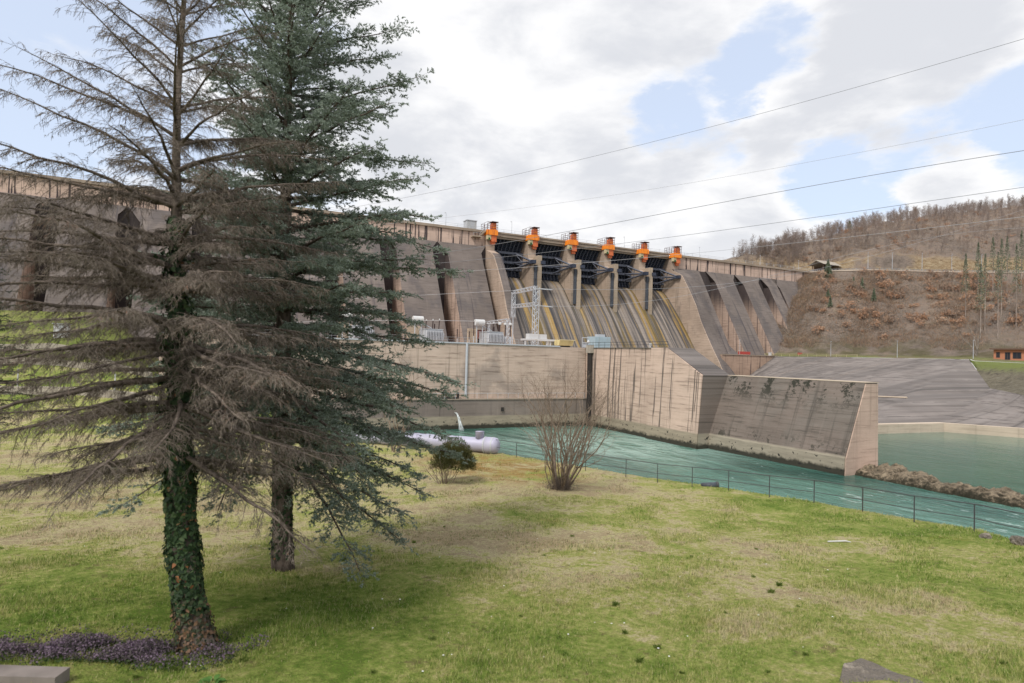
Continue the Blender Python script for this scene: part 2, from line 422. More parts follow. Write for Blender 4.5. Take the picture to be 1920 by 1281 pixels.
def buttress(x0, x1, zb=-15.0):
    """one buttress: sloping face, two side walls; the slot at its left is hooded by a slanted top edge"""
    mb = MB()
    zt = 38.8
    n = 24
    zs = [zb + (zt - zb) * i / n for i in range(n + 1)]
    yb = 204.0
    front = [(x0, yface(z), z) for z in zs if z <= 34.2] + [(x0, yface(34.2), 34.2)]
    L = [(x0, z) for z in zs if z < 34.2] + [(x0, 34.2), (x0 - 1.9, 37.0), (x0 - 3.0, 38.5), (x0 - 3.0, zt)]
    R = [(x1, z) for z in zs if z < 36.0] + [(x1, 36.0), (x1 + 1.7, 38.2), (x1 + 1.7, zt)]
    poly = L + R[::-1]
    vs = [(x, yface(z), z) for x, z in poly]
    k = len(vs)
    mb.add(vs, [list(range(k))[::-1]], 0)
    # side walls
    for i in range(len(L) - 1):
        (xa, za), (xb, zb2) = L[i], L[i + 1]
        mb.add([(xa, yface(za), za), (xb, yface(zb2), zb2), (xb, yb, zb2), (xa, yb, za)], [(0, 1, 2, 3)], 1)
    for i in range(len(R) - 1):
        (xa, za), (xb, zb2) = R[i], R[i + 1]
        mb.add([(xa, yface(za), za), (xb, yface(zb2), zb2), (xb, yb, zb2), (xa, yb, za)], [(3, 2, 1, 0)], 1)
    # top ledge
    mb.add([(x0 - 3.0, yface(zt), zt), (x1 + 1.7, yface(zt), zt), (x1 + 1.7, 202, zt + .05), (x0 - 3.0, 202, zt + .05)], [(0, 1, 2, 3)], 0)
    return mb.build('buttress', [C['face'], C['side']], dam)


gapsL = [-129.0, -110.8, -92.7, -74.6, -56.5, -38.4, -20.3, -2.2, 15.9, 34.0, 52.1, 70.25, 87.6]
for a, b2 in zip(gapsL[:-1], gapsL[1:]):
    buttress(a + 2.7, b2 - (2.7 if b2 < 80 else 1.9))
for a, b2 in ((195.4, 207.0), (212.2, 222.5), (227.9, 234.2), (235.4, 262.0)):
    buttress(a, b2)
# the first right buttress widens down to the spillway's training wall
TP = [(200.2, 38.8), (198.2, 37.0), (195.6, 36.0), (193.4, 34.6), (190.6, 30.6), (188, 26.6), (185.2, 22.0), (182.3, 15.5), (178.8, 9.6), (175.4, 4.2), (172.5, 0), (169, -6), (167, -15)]
mb = MB(); v = []
nx = 6
for y, z in TP:
    for q in range(nx + 1):
        f_ = q / nx; x = 173.5 + (188.4 - 173.5) * f_
        g_ = min(1.0, f_ * 1.15) ** 1.3
        v.append((x, (y - .02) * (1 - g_) + yface(z) * g_, z))
f = [(i * (nx + 1) + q, i * (nx + 1) + q + 1, (i + 1) * (nx + 1) + q + 1, (i + 1) * (nx + 1) + q) for i in range(len(TP) - 1) for q in range(nx)]
mb.add(v, f, 0)
e = [(188.4, yface(z), z) for y, z in TP]
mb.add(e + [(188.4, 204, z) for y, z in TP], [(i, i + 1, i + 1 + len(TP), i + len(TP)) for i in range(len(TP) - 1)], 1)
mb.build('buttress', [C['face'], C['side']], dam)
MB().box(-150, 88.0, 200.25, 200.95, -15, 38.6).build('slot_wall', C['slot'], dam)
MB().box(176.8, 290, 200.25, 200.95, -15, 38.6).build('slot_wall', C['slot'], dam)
for x0, x1 in ((-170, 88.2), (176.4, 263.5)):
    MB().box(x0, x1, D, D + 2, 38.7, 43.85).build('crest_wall', C['crest'], dam)
    MB().box(x0, x1, D - 0.6, D + 9, 43.86, 44.4).box(x0, x1, D - 0.35, D + 0.3, 44.4, TOP).build('crest_coping', C['coping'], dam)
MB().box(88.2, 176.4, D, D + 8, 43.25, 44.5).box(88.2, 176.4, D - 0.3, D + 0.25, 44.35, TOP + 0.1).box(88.2, 176.4, D + 0.6, D + 1.4, 42.6, 43.25).build('bridge_deck', C['coping'], dam)

# spillway chute
prof = [(214, 31.0), (211, 30.95), (209, 30.7), (207, 30.1), (205.3, 29.2), (203.6, 28.0), (202, 26.6), (200, 24.4), (198, 21.9), (195.3, 18.5),
        (193, 15.6), (190, 11.6), (185.3, 5.0), (180, -2.4), (174, -10.8), (170, -15)]
mb = MB()
xs = [89.6 + (174.9 - 89.6) * i / 20 for i in range(21)]
vs = [(x, y, z) for x in xs for y, z in prof]; k = len(prof)
fs = [(i * k + j, i * k + j + 1, (i + 1) * k + j + 1, (i + 1) * k + j) for i in range(20) for j in range(k - 1)]
mb.add(vs, fs); mb.build('spillway_chute', C['chute'], dam, smooth=True)
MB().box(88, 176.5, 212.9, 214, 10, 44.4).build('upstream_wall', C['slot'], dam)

# piers
CX = [89.75] + [106.6 + 17 * i for i in range(4)] + [174.75]
for i, cx in enumerate(CX):
    body = [(214, 10), (214, 43.2), (199.7, 43.2), (199.7, 37.6)]
    if i in (0, 5):
        body += [(198.2, 37.0), (195.6, 36.0), (193.4, 34.6), (190.6, 30.6), (188, 26.6), (185.2, 22.0), (182.3, 15.5), (178.8, 9.6), (175.4, 4.2), (172.5, 0), (169, -6), (167, -15), (214, -15)]
        if i == 5:
            pr = MB().prism_x(body, cx - 1.6, cx - 1.26).prism_x([(214, 10), (214, 43.2), (199.7, 43.2), (199.7, 20)], cx - 1.25, cx + 1.62).build('training_pier', C['train'], dam)
            continue
        pr = MB().prism_x(body, cx - 1.6, cx + 1.6).build('training_pier', C['train'], dam)
        mb = MB(); k_ = len(body[5:15]); fr_ = [(y - .02, z) for y, z in body[5:15]]
        mb.add([(cx - 1.2, y, z) for y, z in fr_] + [(cx + 1.58, y, z) for y, z in fr_], [(j, j + 1, j + 1 + k_, j + k_) for j in range(k_ - 1)])
        mb.build('weathered_front', C['face'], pr)
        continue
    body += [(199.5, 36.4), (196.4, 34.0), (196.4, 12), (214, 8)]
    pr = MB().prism_x(body, cx - 1.6, cx + 1.62).build('pier', C['pier'], dam)
    MB().box(cx + 0.25, cx + 1.75, 195.0, 199.69, 12, 36.9).build('pier_column', C['pierend'], pr)
    sm = MB()
    for q in range(5):
        z0 = 20.2 + q * 2.65
        sm.box(cx - 0.75, cx + 0.2, 195.5, 196.39, z0, z0 + 2.55)
    sm.build('stoplog_slot', P['strip'], pr)

# radial gates (one built in the first bay, then copied)


def gate(cx0, cx1):
    g = thing('radial_gate', 'dark steel radial gate between the first two orange hoists from the left', 'spillway gate', (cx0, 205, 31), 'radial gates of the spillway')
    ty, tz, R = 195.3, 34.3, 11.6
    pt = lambda r, deg: (ty + r * math.cos(math.radians(deg)), tz + r * math.sin(math.radians(deg)))
    x0, x1 = cx0 + 1.66, cx1 - 1.64
    A = [-24.5 + 72.3 * i / 16 for i in range(17)]
    mb = MB()
    ring = [pt(R, a) for a in A] + [pt(R + 0.15, a) for a in A[::-1]]
    mb.prism_x(ring, x0, x1); mb.build('skin_plate', P['navy'], g)
    rb = MB()
    for i in range(9):
        x = x0 + 0.5 + (x1 - x0 - 1.0) * i / 8
        rb.prism_x([pt(R - 0.03, a) for a in A] + [pt(R - 0.75, a) for a in A[::-1]], x - 0.13, x + 0.13)
    rb.build('vertical_ribs', P['navy2'], g)
    st = MB()
    for i in range(13):
        a = -22 + 66 * i / 12
        st.prism_x([pt(R - 0.04, a - .35), pt(R - 0.04, a + .35), pt(R - 0.5, a + .35), pt(R - 0.5, a - .35)], x0 + .1, x1 - .1)
    st.build('stiffeners', P['navy'], g)
    bts = []
    for a in (24, 3.0, -12.5):
        y, z = pt(R - 2.1, a)
        MB().box(x0 + 0.1, x1 - 0.1, y - .3, y + .3, z - 0.42, z + 0.42).build('cross_beam', P['navy2'], g)
        bts.append((y, z))
        for i in (1, 3, 5, 7):
            x = x0 + 0.5 + (x1 - x0 - 1.0) * i / 8
            y2, z2 = pt(R - 0.7, a + 1)
            MB().bar((x, y + .2, z), (x, y2, z2), 0.3).build('strut', P['navy2'], g)
    for xs_, xt in ((x0 + 3.3, x0 + 0.35), (x1 - 3.3, x1 - 0.35)):
        T = Vector((xt, ty - 0.3, tz))
        pts = [Vector((xs_, y - .1, z)) for y, z in bts]
        for q in pts:
            MB().bar(q, T, 0.48).build('arm', P['navy2'], g)
        br = MB()
        mid = [q.lerp(T, 0.45) for q in pts]
        br.bar(pts[1], mid[2], 0.22).bar(mid[0], mid[1], 0.22).bar(mid[1], mid[2], 0.22).bar(pts[0], mid[1], .22)
        br.build('arm_bracing', P['navy2'], g)
        s = 1 if xt > (x0 + x1) / 2 else -1
        MB().box(min(xt - .6 * s, xt + .9 * s), max(xt - .6 * s, xt + .9 * s), ty - 1.25, ty + .6, tz - .65, tz + .65).build('trunnion', P['navy'], g)
    return g


g0 = gate(CX[0], CX[1])
GL = ['', 'dark steel radial gate between the second and third orange hoists', 'dark steel radial gate in the middle bay of the spillway',
      'dark steel radial gate between the fourth and fifth orange hoists', 'dark steel radial gate in the bay next to the right hand training wall']
for i in range(1, 5):
    dup(g0, (17.0 * i, 0, 0), GL[i])

# orange hoist platforms


def hoist(cx):
    h = thing('hoist_platform', 'orange gate hoist platform with open cage above the second pier from the left', 'gate hoist', (cx, 199, 42.8), 'orange gate hoists on the piers')
    x0, x1, y0, y1 = cx - 2.0, cx + 2.05, 198.0, 204.2
    MB().box(x0, x1, y0, y1, 42.9, 43.15).box(x0, x1, y0, y0 + .12, 43.15, 44.75).box(x0, x0 + .12, y0 + .12, y1, 43.15, 44.75).box(x1 - .12, x1, y0 + .12, y1, 43.15, 44.75).box(x0, x1, y1, y1 + .12, 43.15, 44.75).build('platform', P['orange'], h)
    MB().box(cx - 0.3, cx + 1.75, 198.4, 199.66, 40.6, 42.88).box(cx - .1, cx + 1.5, 198.9, 199.67, 39.7, 40.6).build('bracket', P['orange2'], h)
    MB().box(cx - 1.9, cx - 0.45, 198.3, 199.67, 41.3, 42.88).build('side_box', P['cream'], h)
    MB().box(cx - 1.55, cx - 0.9, 198.1, 198.31, 41.0, 41.9).build('lamp_housing', P['greenp'], h)
    cab = MB().box(cx - 0.0, cx + 1.6, 198.5, 200.6, 44.76, 47.2).build('cabin', P['orange2'], h)
    MB().box(cx + 0.05, cx + 1.55, 198.42, 198.5, 45.6, 45.9).box(cx - .1, cx + 1.7, 198.3, 198.5, 44.76, 45.0).build('panel_band', P['orange'], cab)
    fr = MB()
    for x in (x0 + .1, cx - .75, x1 - .1):
        for y in (y0 + .1, (y0 + y1) / 2, y1 - .1):
            fr.bar((x, y, 44.7), (x, y, 47.6), 0.11)
    for z in (45.3, 45.9, 46.6, 47.55):
        for y in (y0 + .1, y1 - .1): fr.bar((x0, y, z), (x1, y, z), 0.08)
        for x in (x0 + .1, x1 - .1): fr.bar((x, y0, z), (x, y1, z), 0.08)
    fr.build('cage', P['rust'], h)
    MB().box(cx - .35, x1 + .1, y0 - .1, y0 + 3.2, 47.6, 47.8).build('roof', P['rust'], h)
    return h


h0 = hoist(CX[1])
HL = {0: 'orange gate hoist platform on the left training pier beside the crest stairs', 2: 'orange gate hoist platform on the third pier, left of the middle bay',
      3: 'orange gate hoist platform on the fourth pier, right of the middle bay', 4: 'orange gate hoist platform above the fifth pier, last free standing one', 5: 'orange gate hoist platform at the right end of the spillway, next to the crest wall'}
for i in (0, 2, 3, 4, 5): dup(h0, (CX[i] - CX[1], 0, 0), HL[i])

# crest furniture
rl = thing('crest_railing', 'thin steel railing along the whole crest of the dam', 'railing', (50, D, TOP))
rm = MB()
for z in (45.35, 45.95): rm.bar((-170, D, z), (263, D, z), 0.06)
rm.build('rail', P['galv'], rl)
pm = MB().bar((-170, D, TOP - .05), (-170, D, 46.0), 0.08).build('post', P['galv'], rl)
for i in range(1, 97):
    c = pm.copy(); COL.objects.link(c); c.location.x = 4.5 * i
lamp_proto = None


def mast(name, label, base, hgt, group, cat='lamp post', arm=0.8, mat='galv', r=0.09):
    t = thing(name, label, cat, base, group)
    x, y, z = base
    MB().tube([(x, y, z), (x, y, z + hgt)], [r, r * .6], 6).build('post', P[mat], t)
    MB().tube([(x, y, z + hgt), (x - arm * .5, y - arm * .5, z + hgt + .15)], r * .5, 5).box(x - arm * .5 - .3, x - arm * .5 + .15, y - arm * .5 - .15, y - arm * .5 + .15, z + hgt + .08, z + hgt + .22).build('lamp_head', P[mat], t)
    return t


ml = [(-32, 'behind the dead spruce'), (74, 'left of the spillway'), (99.9, 'above the left spillway bay'), (151.3, 'above the right spillway bays'), (191.8, 'just right of the spillway'), (229, 'midway along the right crest'), (255, 'near the right end of the crest')]
m0 = None
for x, t in ml:
    lab = 'thin pale lamp mast on the dam crest ' + t
    if m0 is None: m0 = mast('lamp_mast', lab, (x, 203.5, 44.38), 5.2, 'lamp masts on the dam crest', 'lamp mast')
    else: dup(m0, (x - ml[0][0], 0, 0), lab)
bx = thing('service_hut', 'grey metal service hut standing on the crest left of the hoists', 'hut', (83.9, 205, 44.4))
MB().box(81.9, 85.6, 203.2, 206.5, 44.39, 48.2).build('wall', P['palegrey'], bx)
MB().box(81.7, 85.8, 203.0, 206.7, 48.2, 48.45).build('roof', P['galv'], bx)
MB().box(81.84, 81.9, 204, 205.4, 44.5, 46.6).build('door', P['galv'], bx)
stt = thing('crest_stairs', 'small concrete stairs hanging at the crest beside the left hoist', 'stairs', (86.3, 200, 42.6))
s_ = MB().box(82.6, 86.0, 198.9, 200.98, 41.8, 42.2)
for i in range(6): s_.box(85.2 + i * .45, 85.7 + i * .45, 199.2, 200.35, 42.2 + i * .4, 42.6 + i * .4)
s_.build('steps', C['pierend'], stt)
hr = MB().bar((82.7, 199.0, 43.2), (85.2, 199.0, 43.2), .06).bar((85.2, 199.0, 43.2), (87.8, 199.0, 45.9), .06)
for x, z in ((82.7, 42.2), (85.2, 42.2), (87.6, 44.7)): hr.bar((x, 199.0, z), (x, 199.0, z + 1.05), .06)
hr.build('handrail', P['galv'], stt)

# ================================================================== POWERHOUSE BLOCK AND WALLS
ZD = 1.98
ph = thing('powerhouse', 'long pink concrete powerhouse wall above the tailrace water', 'powerhouse', (40, 101, -13))
MB().box(-6, 66.4, 101.0, 186, -14, ZD).build('wall', C['pinkX'], ph)
MB().box(71.5, 88.1, 104, 186, -14, ZD).build('rear_deck', C['deck'], ph)
MB().box(-6, 66.3, 100.2, 100.97, -14.5, -7.9).build('plinth', C['low'], ph)
MB().box(-6, 66.3, 100.05, 100.97, -7.9, -7.72).build('ledge', C['coping'], ph)
MB().box(-6, 60.5, 100.85, 101.4, ZD, ZD + 0.22).build('coping', P['galv'], ph)
MB().tube([(41.3, 100.85, ZD + .2), (41.3, 100.85, -7.2)], 0.23, 8).build('drain_pipe', P['galv'], ph)
# round outlet openings in the plinth
MB().box(48.0, 48.5, 100.0, 100.19, -10.0, -9.3).build('outlet', P['black'], ph)

dv = thing('divider_wall', 'thick stained pink divider wall with a sloping top beside the tailrace', 'wall', (69, 85, -13))
prof_b = [(103.9, -15), (103.9, ZD), (77.0, ZD), (69.0, -2.1), (69.0, -15)]
bb = MB()
# water side leans slightly; a small jog half way
def bwall(y0, y1, xb0, xb1, xt, prof):
    v = []
    for (y, z) in prof:
        f = (y - y0) / (y1 - y0); xb = xb0 + (xb1 - xb0) * f
        v.append((xb + (xt - xb) * (z + 15) / 17.0, y, z))
    n = len(v); v += [(71.5, y, z) for y, z in prof]
    bb.add(v, [list(range(n))[::-1], list(range(n, 2 * n))] + [(i, (i + 1) % n, (i + 1) % n + n, i + n) for i in range(n)])
bwall(69.0, 81.0, 65.0, 65.3, 66.2, [(81.0, -15), (81.0, ZD), (77.0, ZD), (69.0, -2.1), (69.0, -15)])
bwall(81.0, 103.9, 65.9, 66.8, 66.6, [(103.9, -15), (103.9, ZD), (81.01, ZD), (81.01, -15)])
bb.build('wall', C['pinkY'], dv)
MB().add([(65.05, 68.98, -14.9), (71.45, 68.98, -14.9), (71.45, 68.98, -2.15), (66.15, 68.98, -2.15)], [(0, 1, 2, 3)]).add([(65.05, 68.9, -14.9), (71.45, 68.9, -14.9), (71.45, 68.9, -2.2), (66.15, 68.9, -2.2)], [(0, 1, 2, 3)]).build('end_face', C['guide'], dv)
MB().prism_x([(76.9, ZD - .06), (76.9, ZD + .06), (69.0, -2.0), (68.95, -2.16)], 66.25, 71.55).box(66.4, 71.55, 77, 103.9, ZD, ZD + .06).build('top_slab', C['apron'], dv)
MB().box(66.05, 66.35, 98.6, 99.8, -13, ZD - 1.0).build('pipe_chase', P['black'], dv)
MB().box(65.8, 66.6, 98.4, 100.0, ZD - 1.0, ZD + .5).build('junction_box', P['stone'], dv)

gw = thing('guide_wall', 'long grey guide wall with black lichen standing in the river', 'wall', (71, 58, -13))
mb = MB()
n = 12
v = []
for i in range(n + 1):
    y = 69.0 + (47.2 - 69.0) * i / n
    v += [(67.5, y, -11.0), (71.1, y, -2.1), (73.4, y, -2.1), (73.6, y, -15), (67.3, y, -15)]
f = []
for i in range(n):
    for k in range(5):
        a = i * 5 + k; b2 = i * 5 + (k + 1) % 5
        f.append((a, a + 5, b2 + 5, b2))
f += [tuple(range(5)), tuple(range(n * 5, n * 5 + 5))[::-1]]
mb.add(v, f); mb.build('wall', C['guide'], gw)
mb = MB(); mb.add([(67.62, 47.19, -11.0), (71.12, 47.19, -2.2), (73.38, 47.19, -2.2), (73.55, 47.19, -13), (67.5, 47.19, -13), (67.62, 47.05, -11.0), (71.12, 47.05, -2.2), (73.38, 47.05, -2.2), (73.55, 47.05, -13), (67.5, 47.05, -13)],
       [(0, 1, 2, 3, 4), (9, 8, 7, 6, 5), (0, 5, 6, 1), (1, 6, 7, 2), (2, 7, 8, 3), (3, 8, 9, 4), (4, 9, 5, 0)])
mb.build('end_face', C['guideend'], gw)
MB().box(71.05, 73.5, 47.0, 68.9, -2.1, -2.0).build('top_slab', C['ledge'], gw)

rw = thing('retaining_wall', 'stained pink retaining wall below the right buttresses', 'wall', (190, 174, -13))
MB().box(176.36, 207, 174, 188, -14, 2.7).build('wall', C['retain'], rw)
MB().box(176.3, 207.2, 173.7, 175, 2.7, 2.95).build('coping', C['coping'], rw)
MB().prism_x([(186, 2.71), (182.2, 2.71), (179, 2.96), (186, 8)], 176.4, 190.5).build('toe_fillet', C['face'], rw)

# apron on the right bank
ap = thing('apron', 'broad grey concrete apron sloping to the still pool', 'concrete apron', (150, 110, -12))
Tt = [(205.0, 173.9, 2.65), (205.5, 150, 2.75), (205.5, 125, 2.7), (205.5, 104, 2.6), (180.6, 86.5, -5.0), (156, 68, -5.5), (170, 25, -5.5)]
Bt = [(176.4, 173.9, -13), (130, 140, -13), (112, 110, -12), (112, 74, -11), (131.7, 72, -11), (138, 60.4, -11), (150, 25, -11)]
v = []; nu = 8
SUB = 5
TT, BB2 = [], []
for i in range(len(Tt) - 1):
    for k in range(SUB):
        t = k / SUB
        TT.append(Vector(Tt[i]).lerp(Vector(Tt[i + 1]), t)); BB2.append(Vector(Bt[i]).lerp(Vector(Bt[i + 1]), t))
TT.append(Vector(Tt[-1])); BB2.append(Vector(Bt[-1]))
for a, b2 in zip(TT, BB2):
    for q in range(nu + 1): v.append(tuple(a.lerp(b2, q / nu)))
f = [(i * (nu + 1) + q, i * (nu + 1) + q + 1, (i + 1) * (nu + 1) + q + 1, (i + 1) * (nu + 1) + q) for i in range(len(TT) - 1) for q in range(nu)]
mb = MB(); mb.add(v, f); mb.build('slope', C['apron'], ap)
mb = MB()
ld = [(112, 76.5), (112, 74), (131.7, 72), (138, 60.4), (150, 25)]
ldo = [(110, 76.5), (110, 72.4), (130.7, 70.4), (136.5, 59.6), (148.4, 24.5)]
mb.prism_z(ldo + ld[::-1], -14, -10.96)
mb.build('ledge', C['ledge'], ap)
# low bench kerb across the lower slope, with a rusty seep below it
def on_apron(i, q): return TT[i].lerp(BB2[i], q)
mb = MB(); pts_b = [on_apron(i, .72 - .004 * (i - 12)) + Vector((0, 0, .12)) for i in range(11, 16)]
mb.tube(pts_b, .22, 5); mb.build('bench_kerb', C['ledge'], ap)
for i0 in (5, 10):
    MB().tube([on_apron(i0, q / 10) + Vector((0, 0, .0)) for q in range(11)], .09, 4).build('slab_joint', C['low'], ap)

# ================================================================== WATER
def water_material(name, deep, pale, rough, foam_lo, foam_hi, calm=False):
    m, nt, b, pos, out = material(name)
    x, y, z = nt.xyz(pos)
    fl = nt.comb(nt.math('ADD', nt.math('MULTIPLY', x, 0.9), nt.math('MULTIPLY', y, 0.10)), nt.math('MULTIPLY', y, 0.28), 0.0)
    big = nt.noise(fl, 0.11, 5, 0.6, 0.6)
    c = nt.mix(nt.ss(big, foam_lo, foam_hi), deep, pale)
    if not calm:
        # turbulent pale boils below the outlets
        d = nt.vmath('DISTANCE', nt.comb(x, y, 0.0), (57.0, 78.0, 0.0))
        boil = nt.math('MULTIPLY', nt.ss(d, 27.0, 5.0), nt.ss(nt.noise(fl, 0.32, 6, 0.65, 1.6), 0.34, 0.56))
        c = nt.mix(nt.math('MULTIPLY', boil, 0.85), c, (0.33, 0.47, 0.42))
        fn = nt.noise(nt.comb(nt.math('MULTIPLY', x, 1.1), nt.math('MULTIPLY', y, 0.5), 0.0), 0.8, 6, 0.72, 0.8)
        near = nt.ss(y, 52.0, 22.0, 0.0, 0.085)
        c = nt.mix(nt.ss(nt.math('ADD', fn, near), 0.63, 0.71, 0, 0.7), c, (0.42, 0.52, 0.50))
    nt.put(b.inputs['Base Color'], c)
    b.inputs['Roughness'].default_value = rough; b.inputs['IOR'].default_value = 1.33
    b.inputs['Specular IOR Level'].default_value = 0.5
    w1 = nt.noise(nt.comb(nt.math('MULTIPLY', x, 1.0), nt.math('MULTIPLY', y, 0.6), 0.0), 0.9, 5, 0.65, 0.5)
    w2 = nt.noise(fl, 0.35, 3, 0.6, 0.8)
    nt.put(b.inputs['Normal'], nt.bump(nt.math('ADD', w1, nt.math('MULTIPLY', w2, 1.2)), 0.14 if calm else 0.6, 0.25 if calm else 0.6))
    return m


W_R = water_material('river_water', (0.020, 0.075, 0.062), (0.085, 0.195, 0.155), 0.18, 0.32, 0.60)
W_P = water_material('pool_water', (0.030, 0.115, 0.088), (0.055, 0.155, 0.118), 0.07, 0.35, 0.7, True)
WL = -13.0
tag(MB().add([(-60, -120, WL), (69.6, -120, WL), (69.6, 46.9, WL), (67.9, 47.5, WL), (67.9, 102, WL), (-60, 102, WL)], [(0, 1, 2, 3, 4, 5)]).build('river_water', W_R), kind='structure')
tag(MB().add([(69.6, -120, WL + .3), (260, -120, WL + .3), (260, 176, WL + .3), (68.5, 176, WL + .3), (68.5, 47.4, WL + .3), (69.6, 46.9, WL + .3)], [(0, 1, 2, 3, 4, 5)]).build('pool_water', W_P), kind='structure')

# ================================================================== GROUND
FX, FY = 0.44545, 0.89531      # horizontal forward direction
EDGE = [(23.5, -20), (24.2, 0), (25.2, 8.5), (26.2, 11.0), (27.7, 13.6), (27.2, 17.5), (26.7, 22), (25.7, 26), (24.0, 30.5), (21.6, 38.5), (19.0, 47), (15.5, 58), (12.5, 75), (10, 101), (4, 104), (2, 135), (0, 186)]
EA = np.array(EDGE, float)


def edge_dist(X, Y):
    """signed distance to the river edge polyline (positive on the river side)"""
    best = np.full(X.shape, 1e9); sign = np.zeros(X.shape)
    for (ax, ay), (bx_, by) in zip(EA[:-1], EA[1:]):
        dx, dy = bx_ - ax, by - ay
        t = np.clip(((X - ax) * dx + (Y - ay) * dy) / (dx * dx + dy * dy), 0, 1)
        px, py = X - ax - t * dx, Y - ay - t * dy
        d = np.hypot(px, py)
        s = np.sign(px * dy - py * dx)
        m = d < best
        best = np.where(m, d, best); sign = np.where(m, s, sign)
    return best * sign


def smooth(t): t = np.clip(t, 0, 1); return t * t * (3 - 2 * t)


def wav(X, Y):
    return 0.10 * np.sin(X * .31 + Y * .22 + 1.3) * np.sin(Y * .27 - X * .15) + 0.045 * np.sin(X * 1.1 + 2) * np.sin(Y * .9 + .7) + 0.02 * np.sin(X * 2.7 + Y * 1.3) * np.sin(Y * 2.9 - X)


def gheight(X, Y):
    X = np.asarray(X, float); Y = np.asarray(Y, float)
    s = X * FX + Y * FY
    sc = np.maximum(s, 0.0)
    h = -7.7 + 3.75 * np.exp(-(sc / 24.) ** 1.3) + np.where(s < 0, 0.0, 0)
    d = edge_dist(X, Y)
    inland = smooth((-d - 3) / 22)
    rise = np.clip(s - 46, 0, 95) * 0.155
    # two grassed terraces
    ter = np.floor(rise / 2.6) * 2.6 + 2.6 * smooth((rise % 2.6) / 2.6 * 1.6 - 0.3)
    h = h + ter * inland + wav(X, Y) * smooth((-d) / 2 + .3)
    h = h - np.clip(d - 0.2, 0, None) * 1.0 - smooth((d + 0.9) / 1.8) * 0.12
    return np.maximum(h, -15.5)


def gz(x, y): return float(gheight(np.array([x]), np.array([y]))[0])


def lawn_colour(nt, pos):
    x, y, z = nt.xyz(pos)
    p2 = nt.comb(x, y, 0.0)
    big = nt.noise(p2, 0.17, 4, 0.6, 0.5)
    mid = nt.noise(p2, 0.75, 5, 0.68, 0.4)
    fin = nt.noise(p2, 5.5, 4, 0.7)
    s = nt.math('ADD', nt.math('MULTIPLY', x, FX), nt.math('MULTIPLY', y, FY))
    r = nt.math('SUBTRACT', nt.math('MULTIPLY', x, FY), nt.math('MULTIPLY', y, FX))
    # dry straw band on the plateau, lush grass by the trees and on the terraces beyond
    dry = nt.math('MULTIPLY', nt.ss(s, 13.5, 22.0), nt.ss(s, 52.0, 40.0))
    dry = nt.math('MULTIPLY', dry, nt.ss(r, 16.0, 2.0, 0.35, 1.0))
    lush = nt.math('MAXIMUM', nt.math('MULTIPLY', nt.ss(s, 18.0, 12.5), nt.ss(r, 1.5, -4.0)), nt.math('MAXIMUM', nt.ss(s, 45, 60, 0, 0.5), nt.math('MULTIPLY', nt.ss(r, 5.0, 12.0, 0, 0.7), nt.ss(s, 14, 20))))
    v = nt.math('ADD', nt.math('MULTIPLY', big, 1.05), nt.math('MULTIPLY', mid, 0.85))
    v = nt.math('ADD', v, nt.math('MULTIPLY', nt.math('SUBTRACT', fin, 0.5), 0.85))
    v = nt.math('ADD', nt.math('SUBTRACT', v, 0.19), nt.math('MULTIPLY', dry, 0.13))
    v = nt.math('SUBTRACT', v, nt.math('MULTIPLY', lush, 0.18))
    c = nt.ramp(v, [(0.44, (0.12, 0.20, 0.030)), (0.63, (0.265, 0.325, 0.078)), (0.79, (0.41, 0.40, 0.15)), (0.90, (0.55, 0.48, 0.29)), (1.0, (0.42, 0.335, 0.21))])
    # mossy orange patch behind the bare shrub and rusty blotches
    o = nt.vmath('DISTANCE', nt.scale(p2, (1.0, 0.62, 0)), (17.0, 22.5, 0))
    oo = nt.math('MULTIPLY', nt.ss(o, 6.5, 2.0), nt.ss(mid, 0.36, 0.58))
    oo = nt.math('MAXIMUM', oo, nt.math('MULTIPLY', nt.ss(nt.noise(nt.vmath('ADD', p2, (40, 11, 0)), 0.4, 4, 0.6), 0.62, 0.74, 0, 0.4), nt.ss(s, 9, 14)))
    c = nt.mix(nt.math('MULTIPLY', oo, 0.75), c, (0.30, 0.17, 0.035))
    return c, mid, fin


def lawn_material():
    m, nt, b, pos, out = material('lawn_ground')
    c, mid, fin = lawn_colour(nt, pos)
    soil = nt.noise(pos, 1.9, 5, 0.7)
    c = nt.mix(nt.ss(soil, 0.57, 0.68, 0, 0.65), c, (0.15, 0.105, 0.065))
    c = nt.mix(nt.ss(nt.noise(pos, 22.0, 3, 0.7), 0.35, 0.65, 0.0, 0.45), c, (0.10, 0.085, 0.035))
    x, y, z = nt.xyz(pos)
    nz = nt.xyz(nt.new('ShaderNodeNewGeometry').outputs['Normal'])[2]
    c = nt.mix(nt.ss(nz, 0.86, 0.70), c, (0.16, 0.13, 0.085))
    c = nt.mix(nt.ss(y, 75, 110, 0, 0.6), c, (0.10, 0.12, 0.035))
    nt.put(b.inputs['Base Color'], c)
    b.inputs['Roughness'].default_value = 1.0; b.inputs['Specular IOR Level'].default_value = 0.05
    nt.put(b.inputs['Normal'], nt.bump(nt.math('ADD', nt.noise(pos, 9.0, 5, 0.75), nt.noise(pos, 30.0, 3, 0.75)), 0.9, 0.07))
    return m


LAWN = lawn_material()


def grid(xs, ys):
    X, Y = np.meshgrid(xs, ys, indexing='ij')
    nx, ny = X.shape
    idx = np.arange(nx * ny).reshape(nx, ny)
    F = np.stack([idx[:-1, :-1], idx[1:, :-1], idx[1:, 1:], idx[:-1, 1:]], -1).reshape(-1, 4)
    return X, Y, F


